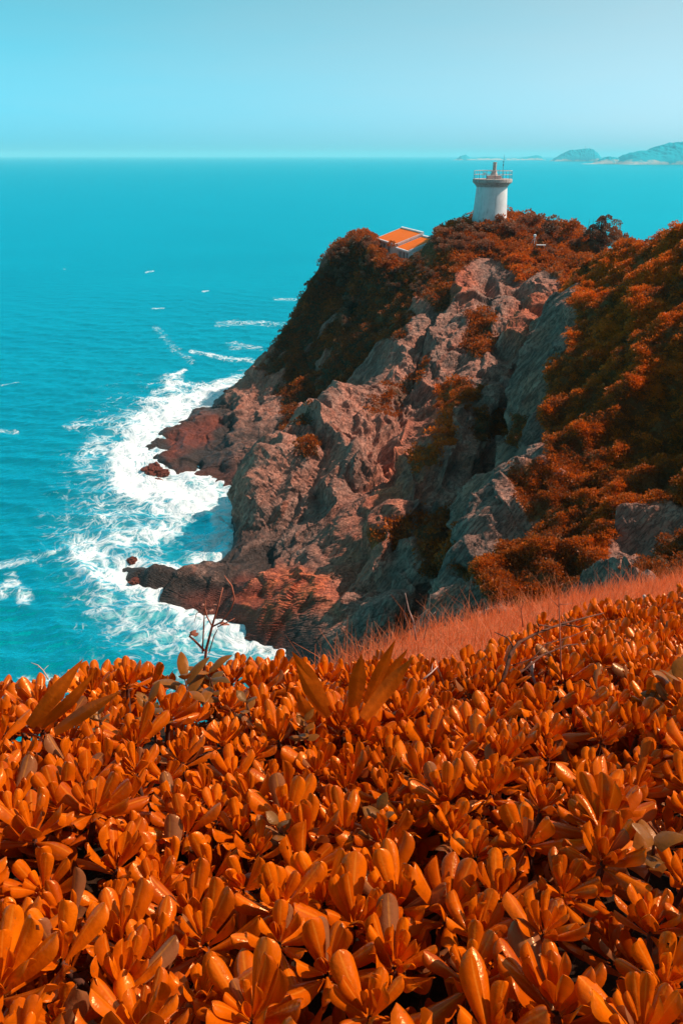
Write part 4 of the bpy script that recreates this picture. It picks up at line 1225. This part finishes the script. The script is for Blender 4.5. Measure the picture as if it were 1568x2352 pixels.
# ------------------------------------------------------------------ plants, twigs and dead wood that stand out of the hedge
def dcan(X, Y):
    """metres ahead where the line of sight at (X, Y) meets the top of the hedge"""
    r = ray(X, Y); r = r / r[1]
    y = np.linspace(.4, 9, 600)
    z = EYE + r[2] * y
    hit = np.where(z < canopy_z(r[0] * y, y))[0]
    return float(y[hit[0]]) if len(hit) else 3.5
KD = [1.0]
def at(X, Y, d): return Vector(P(X, Y, d * KD[0]))
def strap_leaf(parent, base, tip, width, fold, sag, tone=0.5, twist=0.0):
    base, tip = Vector(base), Vector(tip)
    o0 = parent.location
    n = 18
    ax = tip - base
    side = ax.cross(Vector((0, -1, 0.25))).normalized()
    side = (Matrix.Rotation(twist, 3, ax.normalized()) @ side)
    nor = side.cross(ax.normalized())
    vs, ts, ms = [], [], []
    for i in range(n + 1):
        t_ = i / n
        c = base + ax * t_ + nor * (sag * math.sin(t_ * math.pi))
        w = width * (0.72 + 0.4 * math.sin(min(1, t_ * 1.25) * math.pi * .8)) * max(0.02, 1 - max(0, (t_ - .5) / .5) ** 1.7)
        for u in (-1, -.5, -.06, .06, .5, 1):
            vs.append(c - o0 + side * (u * w) + nor * (-fold * w * abs(u) ** 1.0 * .9 + 0.05 * w * math.sin(t_ * 14) * abs(u)))
            ts.append(tone + (0.4 if abs(u) < .1 else 0)); ms.append(1 - abs(u))
    me = mesh_np('leaf', V([tuple(q) for q in vs]), grid_faces(n + 1, 6), M['strap'], True, {'tone': V(ts), 'mid': V(ms)})
    return link('leaf', me, parent)
d1 = dcan(95, 1742)
sp = empty('strap_leaf_plant', at(95, 1680, d1))
tag(sp, 'plant with three long broad strap leaves at the left edge of the hedge', 'plant')
strap_leaf(sp, at(68, 1668, d1), at(192, 1513, d1 + .1), .62 * .042, .25, .02, .35)
strap_leaf(sp, at(92, 1672, d1 - .06), at(222, 1538, d1), .62 * .036, .3, .025, .12, .5)
strap_leaf(sp, at(125, 1682, d1 - .08), at(282, 1586, d1 - .1), .62 * .036, .3, .02, .45, -.5)
d2 = dcan(790, 1700)
sp = empty('strap_leaf_plant', at(790, 1650, d2))
tag(sp, 'plant with six pointed strap leaves fanning out at the hedge centre', 'plant')
strap_leaf(sp, at(748, 1625, d2), at(670, 1496, d2 + .05), .62 * .045, .2, -.02, .45)
strap_leaf(sp, at(752, 1648, d2 - .05), at(678, 1520, d2 - .05), .62 * .042, .3, .02, .6)
strap_leaf(sp, at(718, 1660, d2 - .1), at(684, 1588, d2 - .1), .62 * .04, .3, .02, .3)
strap_leaf(sp, at(812, 1626, d2), at(830, 1502, d2 + .05), .62 * .05, .12, .0, .25)
strap_leaf(sp, at(842, 1616, d2 + .05), at(908, 1468, d2 + .1), .62 * .045, .25, .0, .1, .4)
strap_leaf(sp, at(862, 1600, d2 + .1), at(936, 1490, d2 + .15), .62 * .036, .25, .0, .2, .3)
strap_leaf(sp, at(832, 1650, d2 - .1), at(950, 1508, d2), .62 * .045, .3, -.02, .55, -.3)

def loose_leaf(parent, pos, L, Wd, az, e0, mat, prof='ellipse', curl=.5, bend=.5, tone=.5):
    v, f, m = leaf_grid(L, Wd, e0, bend, curl, 8, 6, np.random.default_rng(int(abs(pos[0] * 1e4)) % 9999), .05, .06, prof)
    v = rot_z(v, az) + V(tuple(Vector(pos) - parent.location))
    me = mesh_np('leaf', v, f, mat, True, {'tone': np.full(len(v), tone), 'mid': m})
    return link('leaf', me, parent)
def seedling(X, Y, d, h, pairs, L, Wd, label, mat, prof='ellipse', sink=0.25, spread=.45):
    """thin upright stem with leaves in turns"""
    KD[0] = dcan(X, Y + 75) / d
    top = at(X, Y, d)
    h, L, Wd = h * KD[0] + .03, L * KD[0] ** .3 * 1.1, Wd * KD[0] ** .3 * 1.25
    o = empty('seedling', top - Vector((0, 0, h)))
    tag(o, label, 'plant')
    MB().tube([Vector((0, 0, -sink)), Vector((.01, 0, h * .5)), Vector((0, 0, h))], [.006, .005, .003], 6).build('stem', M['stem'], o, True)
    for k in range(pairs):
        zz = h * (0.25 + 0.75 * k / max(1, pairs - 1))
        for s in (0, 1):
            az = k * 1.3 + s * math.pi + random.uniform(-.3, .3)
            loose_leaf(o, top + Vector((0, 0, zz - h)), L * random.uniform(.8, 1.1), Wd * random.uniform(.85, 1.1), az, R(20 + 40 * k / pairs) + random.uniform(-.2, .2), mat, prof, .4, spread, random.random())
    KD[0] = 1.0
    return o
seedling(342, 1612, 3.3, .17, 4, .085, .022, 'dark leafed sprig with grey green leaves left of the strap leaf pair', M['dark_leaf'])
seedling(225, 1640, 3.25, .15, 4, .07, .02, 'dark leafed sprig at the base of the left strap leaf plant', M['dark_leaf'])
seedling(425, 1560, 4.2, .25, 5, .17, .026, 'sapling with long drooping dark leaves near the hedge top', M['dark_leaf'], 'ellipse', .3, .9)
seedling(480, 1545, 4.3, .20, 4, .15, .024, 'second drooping leaf sapling right beside the bare stem', M['dark_leaf'], 'ellipse', .3, .9)
seedling(868, 1860, 2.15, .16, 4, .065, .018, 'grey green sprig of oval leaves in the middle of the hedge', M['dark_leaf'])
seedling(640, 1890, 2.1, .12, 3, .06, .02, 'small dark sprig between rosettes left of the middle sprig', M['dark_leaf'])
seedling(565, 1610, 3.7, .14, 3, .07, .02, 'small dark sprig below the drooping saplings', M['dark_leaf'])
seedling(700, 1655, 3.4, .14, 4, .07, .018, 'dark sprig at the foot of the right strap leaf plant', M['dark_leaf'])
seedling(1500, 1930, 1.95, .14, 3, .085, .038, 'broad round leafed sprig at the right edge of the hedge', M['dark_leaf'], 'heart')
seedling(1552, 1560, 4.3, .2, 4, .13, .04, 'dark leafed sprig cut by the right edge above the hedge', M['dark_leaf'])
# bare stem with heart-shaped leaves against the surf
d3 = dcan(470, 1580)
bs = empty('bare_sapling', at(470, 1560, d3))
tag(bs, 'thin bare stem with three heart shaped leaves rising against the white surf', 'plant')
def rel(o, pts): return [Vector(p) - o.location for p in pts]
MB().tube(rel(bs, [at(462, 1600, d3), at(474, 1490, d3), at(487, 1440, d3), at(500, 1395, d3), at(512, 1350, d3)]), [.008, .0075, .006, .0045, .003], 7).build('stem', M['twig'], bs, True)
for pts_, r_ in [([(487, 1440), (510, 1428), (530, 1400), (539, 1375), (532, 1345), (515, 1322)], .0045), ([(487, 1438), (475, 1415), (470, 1395), (473, 1380)], .004),
                 ([(465, 1500), (468, 1440), (470, 1400)], .004), ([(470, 1495), (446, 1470), (436, 1462), (440, 1450)], .006), ([(500, 1440), (524, 1428), (540, 1420)], .003),
                 ([(480, 1500), (492, 1460), (500, 1445)], .003), ([(470, 1405), (452, 1408), (446, 1430)], .002)]:
    MB().tube(rel(bs, [at(x, y, d3 - .02) for x, y in pts_]), [r_] * (len(pts_) - 1) + [r_ * .5], 6).build('branch', M['twig'], bs, True)
loose_leaf(bs, at(505, 1430, d3), .055, .026, .2, -.2, M['dry_leaf'], 'heart', .5, .6, .2)
loose_leaf(bs, at(456, 1457, d3), .05, .024, 3.0, .1, M['dry_leaf'], 'heart', .5, .5, .15)
loose_leaf(bs, at(440, 1456, d3), .045, .022, 1.2, .2, M['dry_leaf'], 'heart', .4, .8, .15)
for k in range(5): loose_leaf(bs, at(474 + random.uniform(-10, 16), 1392 + random.uniform(-10, 14), d3), .022, .009, random.uniform(0, 6), .3, M['dry_leaf'], 'ellipse', .6, .9, random.random())

def wood(name, pts, r0, mat, label, branches=(), d=None):
    KD[0] = dcan(pts[0][0], pts[0][1] + 25) / pts[0][2]
    r0 *= KD[0] * 1.35
    o = empty(name, at(*pts[0]))
    tag(o, label, 'branch' if 'branch' in name else 'twig')
    n = len(pts)
    MB().tube(rel(o, [at(*p) for p in pts]), [r0 * (1 - .65 * k / (n - 1)) for k in range(n)], 7).build('main_stem', mat, o, True)
    for b_ in branches:
        MB().tube(rel(o, [at(*p) for p in b_]), [r0 * .45 * (1 - .6 * k / (len(b_) - 1)) for k in range(len(b_))], 6).build('side_shoot', mat, o, True)
    KD[0] = 1.0
    return o
wood('dead_branch', [(1138, 1592, 4.6), (1160, 1545, 4.7), (1172, 1500, 4.8), (1190, 1476, 4.9), (1230, 1455, 5.0), (1280, 1436, 5.2), (1330, 1422, 5.4), (1385, 1408, 5.6)], .013, M['stem'],
     'long dark dead branch arching over the hedge on the right', [[(1180, 1490, 4.85), (1165, 1465, 4.9), (1135, 1452, 5.0)], [(1235, 1452, 5.0), (1236, 1435, 5.0), (1270, 1440, 5.1), (1300, 1436, 5.2)], [(1230, 1455, 5.), (1250, 1470, 5.)], [(1290, 1434, 5.2), (1330, 1440, 5.2), (1352, 1432, 5.2)]])
wood('dead_branch', [(1145, 1575, 4.5), (1200, 1540, 4.6), (1245, 1505, 4.8), (1300, 1482, 5.0), (1345, 1478, 5.2)], .009, M['stem'],
     'lower dead branch lying on the rosettes under the arching one', [[(1200, 1540, 4.6), (1250, 1480, 4.8), (1310, 1462, 5.0), (1350, 1445, 5.2)], [(1245, 1505, 4.8), (1200, 1520, 4.7), (1170, 1530, 4.7)]])
wood('dry_stalk', [(1288, 1560, 5.2), (1286, 1480, 5.3), (1283, 1400, 5.4), (1282, 1348, 5.4), (1292, 1340, 5.4)], .0055, M['twig'],
     'tall thin dry stalk with bare side shoots above the grass', [[(1283, 1395, 5.4), (1268, 1380, 5.4), (1255, 1365, 5.4)], [(1283, 1388, 5.4), (1300, 1388, 5.4), (1318, 1385, 5.4)], [(1283, 1372, 5.4), (1275, 1378, 5.4)]])
wood('dry_stalk', [(955, 1470, 6.5), (948, 1425, 6.5), (938, 1400, 6.5), (932, 1372, 6.5), (930, 1362, 6.5)], .007, M['pale_twig'],
     'forked dry stalk standing in front of the dark gully', [[(950, 1440, 6.5), (962, 1415, 6.5), (985, 1398, 6.5)], [(972, 1470, 6.5), (985, 1420, 6.5), (986, 1380, 6.5), (988, 1365, 6.5)], [(940, 1440, 6.5), (928, 1410, 6.5), (930, 1385, 6.5)], [(985, 1420, 6.5), (1000, 1405, 6.5)]])
wood('dry_stalk', [(1200, 1440, 5.6), (1196, 1400, 5.6), (1206, 1370, 5.6)], .004, M['twig'], 'short reddish dry stalk in the grass left of the tall stalk', [[(1196, 1400, 5.6), (1188, 1388, 5.6)]])
wood('pale_twig', [(1478, 1368, 7.2), (1483, 1382, 7.2), (1492, 1390, 7.2), (1496, 1402, 7.2), (1512, 1412, 7.2)], .014, M['pale_twig'], 'curly bleached twig sticking up near the right edge', [[(1494, 1396, 7.2), (1515, 1398, 7.2)]])
wood('pale_twig', [(1540, 1420, 6.2), (1528, 1450, 6.1), (1520, 1485, 6.0)], .012, M['pale_twig'], 'straight bleached twig leaning among leaves at the right edge', [[(1528, 1450, 6.1), (1515, 1470, 6.1)]])
wood('pale_twig', [(1090, 1510, 4.5), (1100, 1530, 4.4), (1125, 1548, 4.3), (1150, 1565, 4.2), (1165, 1572, 4.2)], .012, M['pale_twig'], 'bleached twig lying left of the arching dead branch', [])
wood('pale_twig', [(1222, 1520, 4.1), (1220, 1545, 4.05), (1228, 1570, 4.0), (1232, 1600, 3.95)], .011, M['pale_twig'], 'pale forked twig standing under the dead branches', [[(1220, 1545, 4.05), (1210, 1530, 4.05)]])
wood('pale_twig', [(972, 1560, 4.4), (990, 1545, 4.45), (1005, 1530, 4.5)], .006, M['pale_twig'], 'small pale forked twig right of the strap leaf plant', [[(990, 1545, 4.45), (993, 1525, 4.5)]])
wood('pale_twig', [(1320, 1540, 4.6), (1345, 1515, 4.8), (1375, 1505, 4.9)], .009, M['pale_twig'], 'bent pale twig lying on leaves right of the tall stalk', [])
wood('dry_twig', [(112, 1560, 3.9), (100, 1540, 3.95), (88, 1528, 4.0), (72, 1522, 4.0)], .004, M['pale_twig'], 'wispy dry twig hanging over the sea at the left', [[(100, 1540, 3.95), (112, 1528, 4.)], [(92, 1531, 4.), (84, 1535, 4.)]])
wood('dry_twig', [(60, 1668, 3.0), (85, 1650, 3.05), (110, 1636, 3.1)], .007, M['pale_twig'], 'pale dry twig at the foot of the left strap leaves', [])
# curled dry leaves caught on the hedge
for X, Y, d, L, lab in [(1390, 1410, 5.6, .13, 'curled pink dry leaf at the end of the arching branch'), (1430, 1440, 5.6, .10, 'dry pink leaf lying right of the arching branch end'),
                        (1240, 1600, 3.9, .10, 'withered pinkish leaf below the forked pale twig'), (1320, 1470, 5., .09, 'dry leaf hanging on the lower dead branch'),
                        (1545, 1470, 5.6, .13, 'large withered red leaf at the right edge'), (560, 2010, 1.6, .07, 'crumpled red dry leaf among lower left rosettes'),
                        (1110, 1580, 4.2, .09, 'dry leaf left of the dead branch foot'), (30, 1640, 3.1, .16, 'pale dry blade at the far left edge of the hedge')]:
    KD[0] = dcan(X, Y) / d
    L *= KD[0]
    o = empty('dry_leaf', at(X, Y, d))
    tag(o, lab, 'leaf')
    loose_leaf(o, at(X, Y, d), L, L * .24, random.uniform(-.6, .6), .3, M['dry_leaf'], 'ellipse', 1.3, .8, random.random()).name = 'blade'
    KD[0] = 1.0

# ------------------------------------------------------------------ the air
def haze():
    t = NT('haze_air')
    v = t.node('ShaderNodeVolumePrincipled', Density=0.00010, Anisotropy=0.0)
    t.put(v.inputs['Color'], (0.40, 0.80, 0.90))
    t.l.new(v.outputs[0], t.out.inputs['Volume'])
    o = MB().box((0, 60000, 57), (260000, 140000, 124)).build('haze', t.m)
    tag(o, kind='stuff')
haze()
